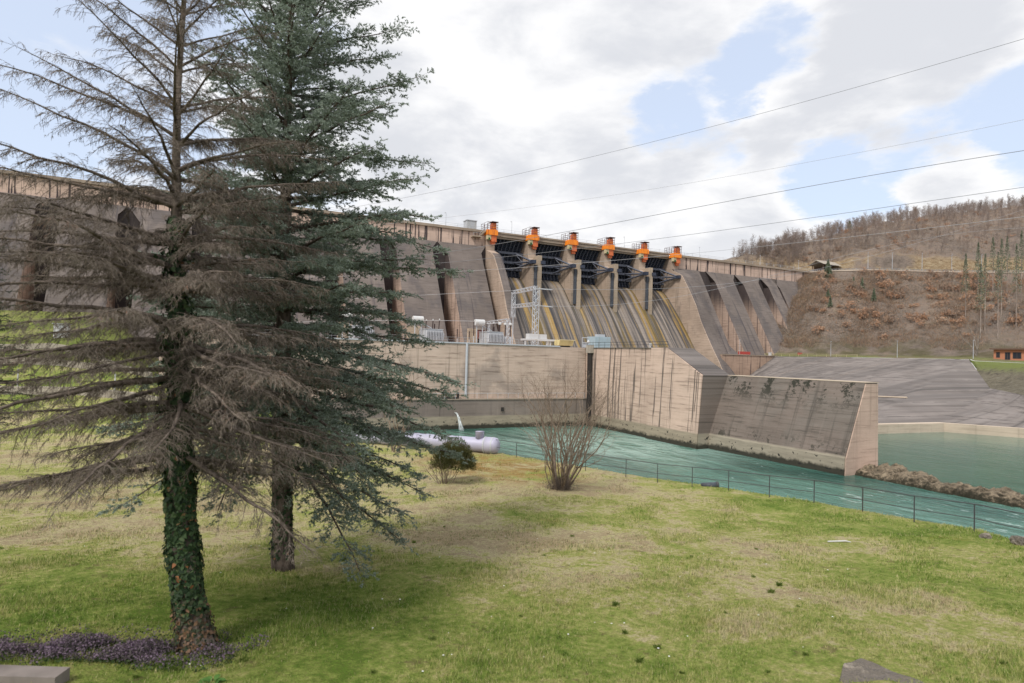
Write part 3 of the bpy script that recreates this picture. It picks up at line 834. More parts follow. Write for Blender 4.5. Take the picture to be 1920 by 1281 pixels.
xs = np.concatenate([np.arange(-130, -30, 3.0), np.arange(-30, 40.1, 0.5)])
ys = np.concatenate([np.arange(-40, 0, 2.0), np.arange(0, 60, 0.5), np.arange(60, 190.1, 2.0)])
X, Y, F = grid(xs, ys)
Z = gheight(X, Y)
tag(mesh_np('lawn', np.stack([X, Y, Z], -1), F, LAWN, smooth=True), kind='structure')
bm_, nt, b, pos, out = material('base_ground')
nt.put(b.inputs['Base Color'], nt.mix(nt.noise(pos, 0.02, 5), (0.06, 0.05, 0.03), (0.11, 0.095, 0.05))); b.inputs['Roughness'].default_value = 1
tag(MB().add([(-9000, -9000, -16), (9000, -9000, -16), (9000, 9000, -16), (-9000, 9000, -16)], [(0, 1, 2, 3)]).build('ground', bm_), kind='structure')

# ---- right bank hillside
COLS = [((196, 206, 2.5), (225, 236, 44), (215, 330, 42)), ((207, 190, 2.8), (256, 208, 44), (257, 241, 53.9)), ((214, 174, 3), (262, 196, 44.3), (303, 243, 68)), ((225, 160, 3.2), (276, 180, 44.3), (389, 253, 91)),
        ((232, 140, 3.2), (299, 169, 44.3), (462, 261, 107.8)), ((240, 118, 3.2), (320, 157, 44.3), (542, 266, 124)), ((250, 95, 3), (345, 140, 44.3), (608, 267, 137)),
        ((262, 60, 3), (375, 110, 44.3), (703, 253, 154)), ((280, 0, 2), (410, 40, 44.3), (780, 120, 165)), ((300, -90, 0), (450, -60, 44.3), (820, -60, 165))]
CA = np.array(COLS, float)


def hill(c, v):
    """c = column (0..9), v = 0 foot, 0.5 road edge, 0.53 road inner, 1 ridge, >1 beyond"""
    c = np.asarray(c, float); v = np.asarray(v, float)
    k = np.arange(len(CA))
    ft, rd, rg = [np.stack([np.interp(c, k, CA[:, j, a]) for a in range(3)], -1) for j in range(3)]
    up = rg - rd; up2 = up.copy(); up2[..., 2] = 0
    L = np.linalg.norm(up2, axis=-1, keepdims=True) + 1e-6
    out = rd - ft; out2 = out.copy(); out2[..., 2] = 0
    ou = out2 / (np.linalg.norm(out2, axis=-1, keepdims=True) + 1e-6)
    un = up2 / L
    r_in = rd + un * np.minimum(8.0, L * .2)
    cut = r_in + un * np.minimum(5.0, L * .1); cut[..., 2] += np.minimum(8.5, np.maximum(2.0, (c - 1.2) * 5))
    v_ = v[..., None]
    t = np.clip(v_ / 0.5, 0, 1)
    low = ft + out * t
    low[..., 2] = ft[..., 2] + (rd[..., 2] - ft[..., 2]) * (t[..., 0] ** 1.0) - 4.0 * np.sin(np.pi * np.clip(t[..., 0] * 2.2, 0, 1)) * 0.6
    t2 = np.clip((v_ - 0.5) / 0.03, 0, 1); a = rd + (r_in - rd) * t2
    t3 = np.clip((v_ - 0.53) / 0.03, 0, 1); b2 = r_in + (cut - r_in) * t3
    t4 = np.clip((v_ - 0.56) / 0.44, 0, 1.0); cc = cut + (rg - cut) * t4
    cc[..., 2] += 7.0 * np.sin(np.pi * t4[..., 0]) * 0.8
    t5 = np.clip(v_ - 1.0, 0, 1); dd = rg + un * t5 * 300; dd[..., 2] -= t5[..., 0] * 60
    res = np.where(v_ <= 0.5, low, np.where(v_ <= 0.53, a, np.where(v_ <= 0.56, b2, np.where(v_ <= 1.0, cc, dd))))
    amp = np.where((v > 0.5) & (v < 0.53), 0.0, np.minimum(np.abs(v - 0.5) * 12, 1.0)) * np.where(v < 0.5, np.minimum(v * 8, 1), 1.0)
    px, py = res[..., 0], res[..., 1]
    bumpz = 0.9 * np.sin(px * .21 + 1) * np.sin(py * .17 + 2) + 0.6 * np.sin(px * .47 + py * .3) + 0.45 * np.sin(py * .71 - px * .33)
    res[..., 2] += bumpz * amp
    return res


def hill_material():
    m, nt, b, pos, out = material('hillside_litter')
    x, y, z = nt.xyz(pos)
    big = nt.noise(pos, 0.035, 5, 0.6)
    f = nt.noise(pos, 0.35, 6, 0.72)
    c = nt.ramp(nt.math('ADD', nt.math('MULTIPLY', big, 0.5), nt.math('MULTIPLY', f, 0.5)), [(0.36, (0.16, 0.13, 0.108)), (0.48, (0.28, 0.23, 0.195)), (0.58, (0.335, 0.26, 0.21)), (0.68, (0.27, 0.24, 0.165))])
    g = nt.math('MULTIPLY', nt.ss(z, 16.0, 4.0), nt.ss(nt.noise(pos, 0.10, 4), 0.40, 0.62))
    c = nt.mix(nt.math('MULTIPLY', g, 0.85), c, nt.mix(f, (0.09, 0.085, 0.045), (0.20, 0.175, 0.10)))
    c = nt.mix(nt.math('MULTIPLY', nt.ss(z, 5.0, 3.2), nt.ss(f, 0.3, 0.6)), c, (0.17, 0.18, 0.07))
    # bare rock in the road cutting
    nz = nt.xyz(nt.new('ShaderNodeNewGeometry').outputs['Normal'])[2]
    rk = nt.math('MULTIPLY', nt.math('MULTIPLY', nt.ss(z, 44.0, 45.5), nt.ss(z, 58, 50)), nt.math('MULTIPLY', nt.ss(nz, 0.93, 0.80), nt.ss(nt.noise(pos, 0.05, 3), 0.36, 0.46)))
    rc = nt.ramp(nt.noise(nt.scale(pos, (0.5, 0.5, 1.2)), 0.8, 6, 0.75), [(0.3, (0.10, 0.08, 0.06)), (0.45, (0.36, 0.26, 0.155)), (0.65, (0.52, 0.42, 0.29))])
    c = nt.mix(rk, c, rc)
    nt.put(b.inputs['Base Color'], c); b.inputs['Roughness'].default_value = 1.0; b.inputs['Specular IOR Level'].default_value = 0.05
    nt.put(b.inputs['Normal'], nt.bump(nt.math('ADD', f, nt.noise(pos, 1.4, 5, 0.75)), 1.0, 1.2))
    return m


cs = np.linspace(0, 9, 181)
vs_ = np.concatenate([np.linspace(0, 0.48, 40), [0.495, 0.5, 0.515, 0.53, 0.537, 0.545, 0.552, 0.56], np.linspace(0.57, 1.0, 60), np.linspace(1.03, 1.6, 12)])
Cc, Vv, F = grid(cs, vs_)
tag(mesh_np('hillside', hill(Cc, Vv), F, hill_material(), smooth=True), kind='structure')
# hill road, 4 cm above the bench
cs = np.linspace(1.0, 9, 120)
a = hill(cs, np.full_like(cs, 0.5035)); b2 = hill(cs, np.full_like(cs, 0.528))
V = np.concatenate([a, b2]); V[:, 2] += 0.06
n = len(cs); F = np.stack([np.arange(n - 1), np.arange(1, n), np.arange(1, n) + n, np.arange(n - 1) + n], -1)
tag(mesh_np('hill_road', V, F, P['asphalt']), kind='structure')

# flat strip between apron and hill foot, grassed, and the rough bank below the house
foot = hill(np.linspace(0.7, 9, 60), np.zeros(60))
inner = []
IN = [(205.4, 190, 2.72), (205.4, 174, 2.72), (205.6, 150, 2.78), (205.6, 125, 2.74), (205.6, 104, 2.64), (205.6, 103.5, 2.62), (203, 101, 2.2), (195, 80, 1.6), (195, 57, 1.2), (205, 20, 0.8), (220, -90, 0.2)]
IA = np.array(IN); ti = np.linspace(0, 1, len(IN)); tt = np.linspace(0, 1, 60)
inn = np.stack([np.interp(tt, ti, IA[:, k]) for k in range(3)], -1)
rows = [inn + (foot + np.array([1.5, .5, .5]) - inn) * q for q in np.linspace(0, 1, 8)]
V = np.stack(rows, 1); V[:, 1:-1, 2] += 0.25 * np.sin(np.arange(60) * .9)[:, None] * np.sin(np.arange(6) * 1.7)[None]
idx = np.arange(60 * 8).reshape(60, 8); F = np.stack([idx[:-1, :-1], idx[1:, :-1], idx[1:, 1:], idx[:-1, 1:]], -1).reshape(-1, 4)
gm, nt, b, pos, out = material('bank_grass')
f = nt.noise(pos, 0.5, 6, 0.7)
c = nt.ramp(f, [(0.3, (0.09, 0.10, 0.035)), (0.5, (0.16, 0.18, 0.055)), (0.68, (0.25, 0.22, 0.11))])
c = nt.mix(nt.ss(nt.noise(pos, 0.12, 3), 0.45, 0.6), c, (0.17, 0.13, 0.085))
nt.put(b.inputs['Base Color'], c); b.inputs['Roughness'].default_value = 1
nt.put(b.inputs['Normal'], nt.bump(nt.noise(pos, 2.0, 5, .75), 0.9, 0.5))
tag(mesh_np('bank', V, F, gm, smooth=True), kind='structure')
# rough slope from the flat strip down to the lower apron
up = [(205.45, 104, 2.58), (203, 101, 2.15), (195, 80, 1.55), (195, 57, 1.15), (205, 20, 0.75)]
dn = [(205.4, 103.8, 2.55), (193, 95.1, -1.2), (180.5, 86.4, -5.03), (155.9, 67.9, -5.53), (169.9, 25, -5.53)]
rows = []
for q in np.linspace(0, 1, 9):
    row = []
    for i in range(4):
        for k in np.linspace(0, 1, 8, endpoint=False):
            a_ = np.array(up[i]) * (1 - k) + np.array(up[i + 1]) * k; d_ = np.array(dn[i]) * (1 - k) + np.array(dn[i + 1]) * k
            row.append(a_ * (1 - q) + d_ * q)
    rows.append(row)
V = np.array(rows); V[1:-1, :, 2] += 0.35 * np.sin(np.arange(32) * 1.3)[None] * np.sin(np.arange(7) * 2.1)[:, None]
nr, ncl = V.shape[:2]; idx = np.arange(nr * ncl).reshape(nr, ncl); F = np.stack([idx[:-1, :-1], idx[:-1, 1:], idx[1:, 1:], idx[1:, :-1]], -1).reshape(-1, 4)
rm_, nt, b, pos, out = material('rough_bank')
f = nt.noise(pos, 0.6, 6, 0.75)
c = nt.ramp(f, [(0.3, (0.07, 0.06, 0.05)), (0.5, (0.16, 0.14, 0.10)), (0.65, (0.22, 0.20, 0.15))])
c = nt.mix(nt.ss(nt.math('ADD', nt.xyz(pos)[2], nt.math('MULTIPLY', f, 5)), 1.0, 3.6), c, (0.17, 0.20, 0.06))
nt.put(b.inputs['Base Color'], c); b.inputs['Roughness'].default_value = 1
nt.put(b.inputs['Normal'], nt.bump(nt.math('ADD', f, nt.noise(pos, 2.5, 4, .75)), 1.0, 0.5))
tag(mesh_np('rough_bank', V, F, rm_, smooth=True), kind='structure')


# ---- rock weir
def rock_mesh(name, centre, size, seed, mat, parent=None, n=40, rough=0.35):
    rng = Vector((seed * 3.7, seed * 1.9, seed))
    V = []; F = []
    for i in range(n + 1):
        th = math.pi * i / n
        for k in range(n):
            a = 2 * math.pi * k / n
            d = Vector((math.sin(th) * math.cos(a), math.sin(th) * math.sin(a), math.cos(th)))
            r = 1 + rough * (mnoise.fractal(d * 1.4 + rng, 0.9, 2.1, 5) - 0.1)
            V.append((centre[0] + d.x * size[0] * r, centre[1] + d.y * size[1] * r, centre[2] + d.z * size[2] * r))
    for i in range(n):
        for k in range(n):
            F.append((i * n + k, (i + 1) * n + k, (i + 1) * n + (k + 1) % n, i * n + (k + 1) % n))
    return mesh_np(name, V, F, mat, parent)


def rockmat(name, light, dark, wl=None):
    m, nt, b, pos, out = material(name)
    f = nt.noise(pos, 0.9, 7, 0.75); g = nt.noise(pos, 3.5, 5, 0.75)
    c = nt.ramp(nt.math('ADD', nt.math('MULTIPLY', f, 0.6), nt.math('MULTIPLY', g, 0.4)), [(0.43, dark), (0.52, tuple(q * .45 for q in light)), (0.60, light)])
    if wl is not None:
        z = nt.xyz(pos)[2]
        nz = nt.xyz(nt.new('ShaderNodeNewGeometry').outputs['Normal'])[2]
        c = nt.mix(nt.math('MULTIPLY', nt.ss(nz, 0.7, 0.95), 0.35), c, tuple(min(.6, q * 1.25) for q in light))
        c = nt.mix(nt.ss(nt.math('ADD', z, nt.math('MULTIPLY', nt.math('SUBTRACT', f, .5), 2.5)), wl + .75, wl + .1, 0, 0.9), c, (0.028, 0.026, 0.015))
    nt.put(b.inputs['Base Color'], c); b.inputs['Roughness'].default_value = 0.95
    nt.put(b.inputs['Normal'], nt.bump(nt.math('ADD', f, g), 1.0, 0.4))
    return m


RK = rockmat('weir_rock', (0.40, 0.32, 0.225), (0.06, 0.05, 0.035), WL)
cl = [(72.2, 47.6), (71.6, 43), (70.8, 38), (70.6, 33), (70.6, 27), (70.2, 19), (69.8, 8), (69.5, -10)]
na, nb = 220, 40
V = []
cla = np.array(cl); L = np.concatenate([[0], np.cumsum(np.hypot(*np.diff(cla, axis=0).T))])
for i in range(na):
    l = L[-1] * (i / (na - 1)) ** 1.15
    cx, cy = np.interp(l, L, cla[:, 0]), np.interp(l, L, cla[:, 1])
    wl_ = 3.5 - 1.0 * min(1, l / 12)
    for k in range(nb):
        u = -1 + 2 * k / (nb - 1)
        p = Vector((cx + u * wl_, cy, 0))
        ridge = (1 - abs(u) ** 5)
        nz_ = mnoise.fractal(Vector((p.x * .38, p.y * .38, 3.3)), 0.9, 2.1, 6)
        n2_ = abs(mnoise.noise(Vector((p.x * 1.1, p.y * 1.1, 9))))
        top = 1.05 - 0.45 * smooth(np.array((l - 2) / 14.))
        z = -14.3 + ridge * (top + 1.45 + nz_ * 0.85 - n2_ * 1.0)
        V.append((p.x + nz_ * .5, p.y + n2_ * .5, z))
idx = np.arange(na * nb).reshape(na, nb); F = np.stack([idx[:-1, :-1], idx[:-1, 1:], idx[1:, 1:], idx[1:, :-1]], -1).reshape(-1, 4)
wr = mesh_np('rock_weir', V, F, RK)
tag(wr, 'long ragged brown rock weir between the river and the still pool', 'rock weir')

# ================================================================== POWERHOUSE DECK EQUIPMENT
def lattice(mb, a, b, w=0.7, n=10, t=0.09):
    """four legged lattice mast / beam from a to b"""
    a, b = Vector(a), Vector(b); d = (b - a).normalized()
    u = d.orthogonal().normalized() if abs(d.z) > .9 else d.cross(Vector((0, 0, 1))).normalized()
    if abs(d.z) > .9: u = Vector((1, 0, 0))
    v = d.cross(u).normalized()
    cs_ = [(u * sx + v * sy) * w / 2 for sx, sy in ((1, 1), (1, -1), (-1, -1), (-1, 1))]
    t = t * .8
    for c in cs_: mb.bar(a + c, b + c, t * 1.5)
    for i in range(n):
        p, q = a.lerp(b, i / n), a.lerp(b, (i + 1) / n)
        for k in range(4):
            c0, c1 = cs_[k], cs_[(k + 1) % 4]
            mb.bar(p + c0, q + (c1 if i % 2 else c0) * 1.0, t) if False else mb.bar(p + (c0 if i % 2 else c1), q + (c1 if i % 2 else c0), t)
    return mb


ga = thing('steel_gantry', 'tall white lattice gantry standing on the powerhouse deck in front of the spillway', 'gantry', (62, 116, ZD))
TR = (61.6, 113.0); TL = (63.9, 128.2)
lattice(MB(), (*TR, ZD), (*TR, 14.6), 0.95, 18, 0.10).build('mast', P['galv'], ga)
lattice(MB(), (*TL, 9.0), (*TL, 15.0), 0.7, 8, 0.08).build('mast', P['galv'], ga)
MB().bar((*TL, ZD), (*TL, 9.0), 0.16).build('mast_foot', P['galv'], ga)
lattice(MB(), (*TR, 14.5), (*TL, 14.9), 0.7, 14, 0.08).build('top_beam', P['galv'], ga)
lattice(MB(), (*TR, 11.0), (*TL, 11.6), 0.7, 14, 0.08).build('lower_beam', P['galv'], ga)
MB().bar((TR[0] - .8, TR[1], 14.3), (TR[0] + 3, TR[1] - 1.5, 14.1), .12).bar((TR[0] - .8, TR[1], 10.8), (TR[0] + 3.2, TR[1] - 1.5, 10.5), .12).build('cross_arm', P['galv'], ga)
sg = thing('small_gantry', 'small white lattice gantry beside the transformers on the deck', 'gantry', (54, 113, ZD))
lattice(MB(), (54.3, 111, ZD), (54.3, 111, 7.3), 0.55, 10, 0.07).build('mast', P['galv'], sg)
lattice(MB(), (54.3, 111, 7.2), (54.0, 120, 7.0), 0.55, 10, 0.07).build('beam', P['galv'], sg)
lattice(MB(), (54.0, 120, 4.0), (54.0, 120, 7.0), 0.45, 6, 0.06).build('drop_post', P['galv'], sg)

def bushing(mb, p, top, r=0.13, m=0):
    p, top = Vector(p), Vector(top)
    n = 9
    pts, rad = [], []
    for i in range(2 * n + 1):
        pts.append(p.lerp(top, i / (2 * n))); rad.append(r if i % 2 else r * .6)
    mb.tube(pts, rad, 8, m)

def transformer(x, label):
    t = thing('transformer', label, 'transformer', (x, 108, ZD), 'transformers on the powerhouse deck')
    MB().box(x - 1.7, x + 1.7, 107, 110.5, ZD + .3, ZD + 2.5).box(x - 1.8, x + 1.8, 106.9, 110.6, ZD + 2.5, ZD + 2.62).build('tank', P['palegrey'], t)
    fins = MB()
    for i in range(11):
        fx = x - 1.5 + i * .3
        fins.box(fx - .05, fx + .05, 106.25, 106.99, ZD + .55, ZD + 2.3)
    fins.build('radiator', P['galv'], t)
    MB().tube([(x - 3.6, 108.4, ZD + 4.3), (x - 1.7, 108.4, ZD + 4.3)], 0.6, 12).build('conservator', P['white'], t)
    MB().bar((x - 3.2, 108.4, ZD), (x - 3.2, 108.4, ZD + 3.75), .14).bar((x - 2.0, 108.4, ZD), (x - 2.0, 108.4, ZD + 3.75), .14).bar((x - 2, 108.4, ZD + 3.7), (x + 0.2, 108.4, ZD + 2.7), .1).build('conservator_frame', P['galv'], t)
    for i, (px, ph_) in enumerate(((x - 1.2, 1.5), (x + .1, 1.6), (x + 1.35, 1.7))):
        m_ = MB(); bushing(m_, (px, 108.2, ZD + 2.62), (px + .1, 108.2, ZD + 2.62 + ph_)); m_.build('bushing', P['brownins'], t)
        MB().tube([(px + .1, 108.2, ZD + 2.6 + ph_), (px + .11, 108.2, ZD + 2.9 + ph_)], .11, 8).build('terminal', P['white'], t)
    m_ = MB(); bushing(m_, (x + 1.0, 109.6, ZD + 2.6), (x + 1.0, 109.6, ZD + 3.7), .16); m_.build('bushing', P['brownins'], t)
    MB().box(x + 1.72, x + 2.1, 107.2, 108.0, ZD + .6, ZD + 1.9).build('control_box', P['palegrey'], t)
    return t


t1 = transformer(37.2, 'pale grey power transformer at the left of the deck close to the spruce')
t2 = dup(t1, (12.3, 0, 0), 'pale grey power transformer beside the small gantry on the deck')
t3 = dup(t1, (-13, 0, 0), 'pale grey power transformer behind the spruce branches on the deck')
for x, lab in ((33.8, 'tan concrete fire wall behind the left transformer tank'), (45.9, 'tan concrete fire wall between the two visible transformers'), (21.0, 'tan concrete fire wall behind the spruce branches')):
    fw = MB().box(x - .3, x + 2.1, 110.8, 111.5, ZD, ZD + 3.2).build('fire_wall', C['pierend'])
    tag(fw, lab, 'fire wall', 'fire walls of the transformers')
ra = thing('red_radiator', 'dull red oil cooler beside the second transformer', 'oil cooler', (48.2, 109, ZD))
MB().box(47.5, 48.9, 110.6, 112.5, ZD + 1.2, ZD + 2.9).build('tank', P['dullred'], ra)
MB().box(47.6, 48.8, 110.8, 112.3, ZD, ZD + 1.2).build('stand', P['palegrey'], ra)
MB().box(47.4, 49.0, 110.5, 112.6, ZD + 2.9, ZD + 3.0).build('lid', P['rust'], ra)
ar = []
for i, x in enumerate((51.0, 52.2, 53.3)):
    t = thing('surge_arrester', 'brown surge arrester with a white cap on the deck, %s' % ('nearest the transformer', 'middle of the three', 'nearest the small gantry')[i], 'surge arrester', (x, 108, ZD), 'surge arresters')
    MB().box(x - .2, x + .2, 107.8, 108.2, ZD, ZD + 1.8).build('pedestal', P['galv'], t)
    m_ = MB(); bushing(m_, (x, 108, ZD + 1.8), (x, 108, ZD + 4.0), .16); m_.build('insulator', P['brownins'], t)
    MB().tube([(x, 108, ZD + 4.0), (x, 108, ZD + 4.12), (x, 108, ZD + 4.4), (x, 108, ZD + 4.5)], [.16, .34, .34, .1], 10).build('cap', P['white'], t)
for i, (x, hh) in enumerate(((41.6, 1.9), (44.0, 1.7), (44.9, 3.0))):
    t = thing('insulator_post', ('slim dark insulator post right of the left transformer', 'short dark insulator post left of the fire wall', 'tall dark insulator post just left of the fire wall')[i], 'insulator', (x, 106.5, ZD), 'insulator posts')
    MB().bar((x, 106.5, ZD), (x, 106.5, ZD + hh * .55), .1).build('post', P['galv'], t)
    m_ = MB(); bushing(m_, (x, 106.5, ZD + hh * .55), (x, 106.5, ZD + hh * 1.45), .14); m_.build('insulator', P['brownins'], t)
# deck guard rail
dr = thing('deck_railing', 'light steel railing along the edge of the powerhouse deck', 'railing', (30, 101.6, ZD))
m_ = MB()
for z in (ZD + .6, ZD + 1.1): m_.bar((-6, 101.7, z), (56, 101.7, z), 0.035)
m_.build('rail', P['greyrail'], dr)
for i in range(32): MB().bar((-6 + 2 * i, 101.7, ZD), (-6 + 2 * i, 101.7, ZD + 1.1), .045).build('post', P['greyrail'], dr)
dr2 = thing('divider_railing', 'thin grey railing on top of the divider wall', 'railing', (67, 90, ZD))
m_ = MB()
for z in (ZD + .55, ZD + 1.05): m_.bar((66.7, 77.5, z), (66.7, 101, z), 0.05)
m_.build('rail', P['rail'], dr2)
for i in range(13): MB().bar((66.7, 77.5 + 1.95 * i, ZD), (66.7, 77.5 + 1.95 * i, ZD + 1.05), .045).build('post', P['rail'], dr2)
# white platform
wp = thing('white_platform', 'white steel platform with boxes at the foot of the tall gantry', 'platform', (60.5, 106, ZD))
MB().box(55.2, 64.8, 105.2, 107.2, ZD + 1.15, ZD + 1.5).build('top', P['white'], wp)
for x in (55.4, 60.2, 61.0, 64.5): MB().box(x - .12, x + .12, 105.4, 105.7, ZD, ZD + 1.15).build('leg', P['white'], wp)
MB().box(56.2, 58.4, 105.6, 106.9, ZD + 1.5, ZD + 2.5).box(58.5, 60.2, 105.6, 106.9, ZD + 1.5, ZD + 2.45).build('box', P['white'], wp)
sk = thing('skip', 'pale yellow skip standing right of the white platform', 'skip', (62.6, 104.5, ZD))
sm = MB().prism_x([(103.6, ZD + .35), (103.1, ZD + 1.45), (105.8, ZD + 1.45), (105.2, ZD + .35)], 61.8, 65.0)
sm.build('bin', P['yellow'], sk)
MB().box(61.6, 65.2, 103.0, 103.12, ZD + 1.38, ZD + 1.52).build('rim', P['cream'], sk)
MB().box(62.2, 64.6, 103.9, 104.9, ZD, ZD + .34).build('skid', P['black'], sk)
ct = thing('container', 'pale blue metal container on the deck below the spillway', 'container', (77.3, 112, ZD))
MB().box(75.3, 79.4, 111, 114, ZD + .1, ZD + 2.75).build('body', P['blue'], ct)
rb = MB()
for i in range(15): rb.box(75.4 + i * .27, 75.5 + i * .27, 110.94, 111.0, ZD + .25, ZD + 2.6)
rb.build('corrugation', P['blue'], ct)
MB().box(76.8, 78.6, 112, 113.2, ZD + 2.75, ZD + 3.3).build('roof_unit', P['palegrey'], ct)
fr = thing('meter_stand', 'small grey steel meter stand left of the pale blue container', 'frame', (73.4, 112, ZD))
for x in (72.7, 74.3): MB().bar((x, 112, ZD), (x, 112, ZD + 2.4), .1).build('post', P['galv'], fr)
MB().bar((72.7, 112, ZD + 2.4), (74.3, 112, ZD + 2.4), .1).bar((72.7, 112, ZD + 1.3), (74.3, 112, ZD + 1.3), .1).box(72.9, 74.1, 112.1, 112.3, ZD + .3, ZD + 1.2).build('crossbar', P['galv'], fr)
bc = thing('warning_beacon', 'small orange lamp with white dome on the deck edge', 'lamp', (68.3, 103.0, ZD))
MB().tube([(68.3, 103, ZD + .05), (68.3, 103, ZD + 1.0)], .08, 6).build('post', P['galv'], bc)
MB().tube([(68.3, 103, ZD + 1.0), (68.3, 103, ZD + 1.2), (68.3, 103, ZD + 1.45), (68.3, 103, ZD + 1.6)], [.25, .3, .25, .05], 10).build('dome', P['white'], bc)
sv = thing('survey_marker', 'small white tripod at the foot of the right spillway bay', 'marker', (86.4, 106, ZD))
for dx_, dy_ in ((.5, 0), (-.4, .4), (-.4, -.4)): MB().bar((86.4 + dx_, 106 + dy_, ZD), (86.4, 106, ZD + 1.1), .09).build('leg', P['white'], sv)
MB().box(86.2, 86.6, 105.8, 106.2, ZD + 1.1, ZD + 1.6).build('head', P['white'], sv)
# black hoist rail on the ledge and the water outlet
hk = thing('ledge_hoist', 'small black steel bracket standing on the ledge of the powerhouse wall', 'bracket', (37.6, 100.4, -7.7))
MB().box(35.4, 39.8, 100.3, 100.6, -7.7, -7.45).build('beam', P['black'], hk)
MB().bar((36.6, 100.45, -7.45), (37.4, 100.45, -6.5), .22).bar((37.4, 100.45, -6.5), (38.4, 100.45, -7.45), .22).bar((37.4, 100.45, -6.5), (37.0, 100.45, -6.4), .4).build('frame', P['black'], hk)
MB().bar((39.7, 100.45, -7.45), (39.7, 100.45, -6.6), .3).build('stop', P['black'], hk)
lr = thing('ledge_railing', 'thin steel railing on the ledge of the powerhouse wall', 'railing', (45, 100.2, -7.7))
MB().bar((35, 100.15, -6.75), (66, 100.15, -6.75), .04).build('rail', P['galv'], lr)
for i in range(16): MB().bar((35 + i * 2.05, 100.15, -7.72), (35 + i * 2.05, 100.15, -6.75), .05).build('post', P['galv'], lr)
jm, nt, b, pos, out = material('falling_water')
b.inputs['Base Color'].default_value = (0.75, 0.8, 0.82, 1); b.inputs['Roughness'].default_value = 0.3
tr_ = nt.new('ShaderNodeBsdfTransparent'); mx = nt.new('ShaderNodeMixShader')
nt.put(mx.inputs[0], nt.ss(nt.noise(nt.scale(pos, (3, 3, .5)), 2.0, 3), .35, .65, .1, .85)); nt.l.new(tr_.outputs[0], mx.inputs[1]); nt.l.new(b.outputs[0], mx.inputs[2]); nt.l.new(mx.outputs[0], out.inputs[0])
jp = [(39.1, 100.15, -10.1), (39.15, 99.3, -10.2), (39.3, 98.8, -10.9), (39.5, 98.5, -12.0), (39.7, 98.3, -13.1)]
jt = MB().tube(jp, [.11, .14, .2, .3, .5], 10)
tag(jt.build('water_jet', jm, smooth=True), 'white jet of water pouring from the wall into the tailrace', 'water jet')

# ================================================================== POWER CABLES
def cable(name, pts, label, r, mat, n=40):
    """smooth run through three or four support points"""
    pts = [Vector(p) for p in pts]
    ts = [0]
    for a, b2 in zip(pts[:-1], pts[1:]): ts.append(ts[-1] + (b2 - a).length)
    A = np.vander(np.array(ts) / ts[-1], len(pts)); co = np.linalg.solve(A, np.array(pts))
    q = [tuple(np.vander([t], len(pts))[0] @ co) for t in np.linspace(0, 1, n)]
    return tag(MB().tube(q, r, 5).build(name, P[mat], smooth=True), label, 'power cable', 'power cables over the river')


cable('power_cable', [at(600, 400, 150), at(1240, 262, 110), at(1990, 52, 75)], 'topmost power cable, running high across the clouds', .03, 'cable')
cable('power_cable', [at(600, 432, 160), at(1400, 325, 115), at(1990, 210, 85)], 'second power cable from the top, faint against the sky', .026, 'cablelight')
cable('power_cable', [at(420, 507, 150), at(742, 486, 138), at(1055, 436, 120), at(1990, 272, 80)], 'dark power cable passing the second hoist up to the right edge', .045, 'cable')
cable('power_cable', [at(420, 512, 155), at(742, 500, 142), at(1240, 447, 118), at(1990, 341, 85)], 'dark power cable passing behind the hilltop trees', .038, 'cable')
cable('power_cable', [at(420, 520, 160), at(742, 515, 148), at(1330, 472, 120), at(1990, 398, 88)], 'pale power cable across the bare hillside', .032, 'cablelight')
cable('power_cable', [at(420, 574, 150), at(742, 556, 140), at(962, 545, 128.4)], 'pale power cable ending at the top of the tall gantry', .032, 'cablelight')
cable('power_cable', [at(420, 610, 130), at(742, 601, 125), at(917, 603, 118)], 'pale power cable ending at the small gantry', .04, 'cablelight')
cable('power_cable', [at(1004, 541, 113), at(1100, 543, 118), at(1400, 528, 140), at(1990, 370, 150)], 'pale power cable leaving the tall gantry to the right', .026, 'cablelight')
cable('power_cable', [at(1004, 573, 113), at(1100, 574, 118), at(1560, 486, 150), at(1990, 425, 160)], 'lowest pale power cable crossing the spillway and the hill', .026, 'cablelight')

# ================================================================== RIVER FENCE
fpts = [(15.2, 57.5), (16.5, 53.6), (17.8, 49.6), (18.8, 45.6), (19.7, 42.2), (20.3, 39.6), (21.0, 36.4), (21.95, 32.17 + .9), (22.8, 30.0), (23.45, 27.9), (24.2, 25.9), (24.85, 23.9), (25.45, 21.8), (26.0, 19.7), (26.3, 17.5), (26.5, 15.4), (26.75, 13.3), (26.6, 11.2), (26.3, 9.0), (26.0, 6.8)]
fe = thing('river_fence', 'thin dark steel railing fence along the lawn above the river', 'fence', (22, 30, -7))
pz = [gz(x, y) - 0.02 for x, y in fpts]
for (x, y), z in zip(fpts, pz): MB().tube([(x, y, z - .5), (x, y, z + 1.1)], 0.024, 6).build('post', P['rail'], fe)
for hh, r in ((1.1, .02), (.55, .017)):
    MB().tube([(x, y, z + hh) for (x, y), z in zip(fpts, pz)], r, 6).build('rail', P['rail'], fe)

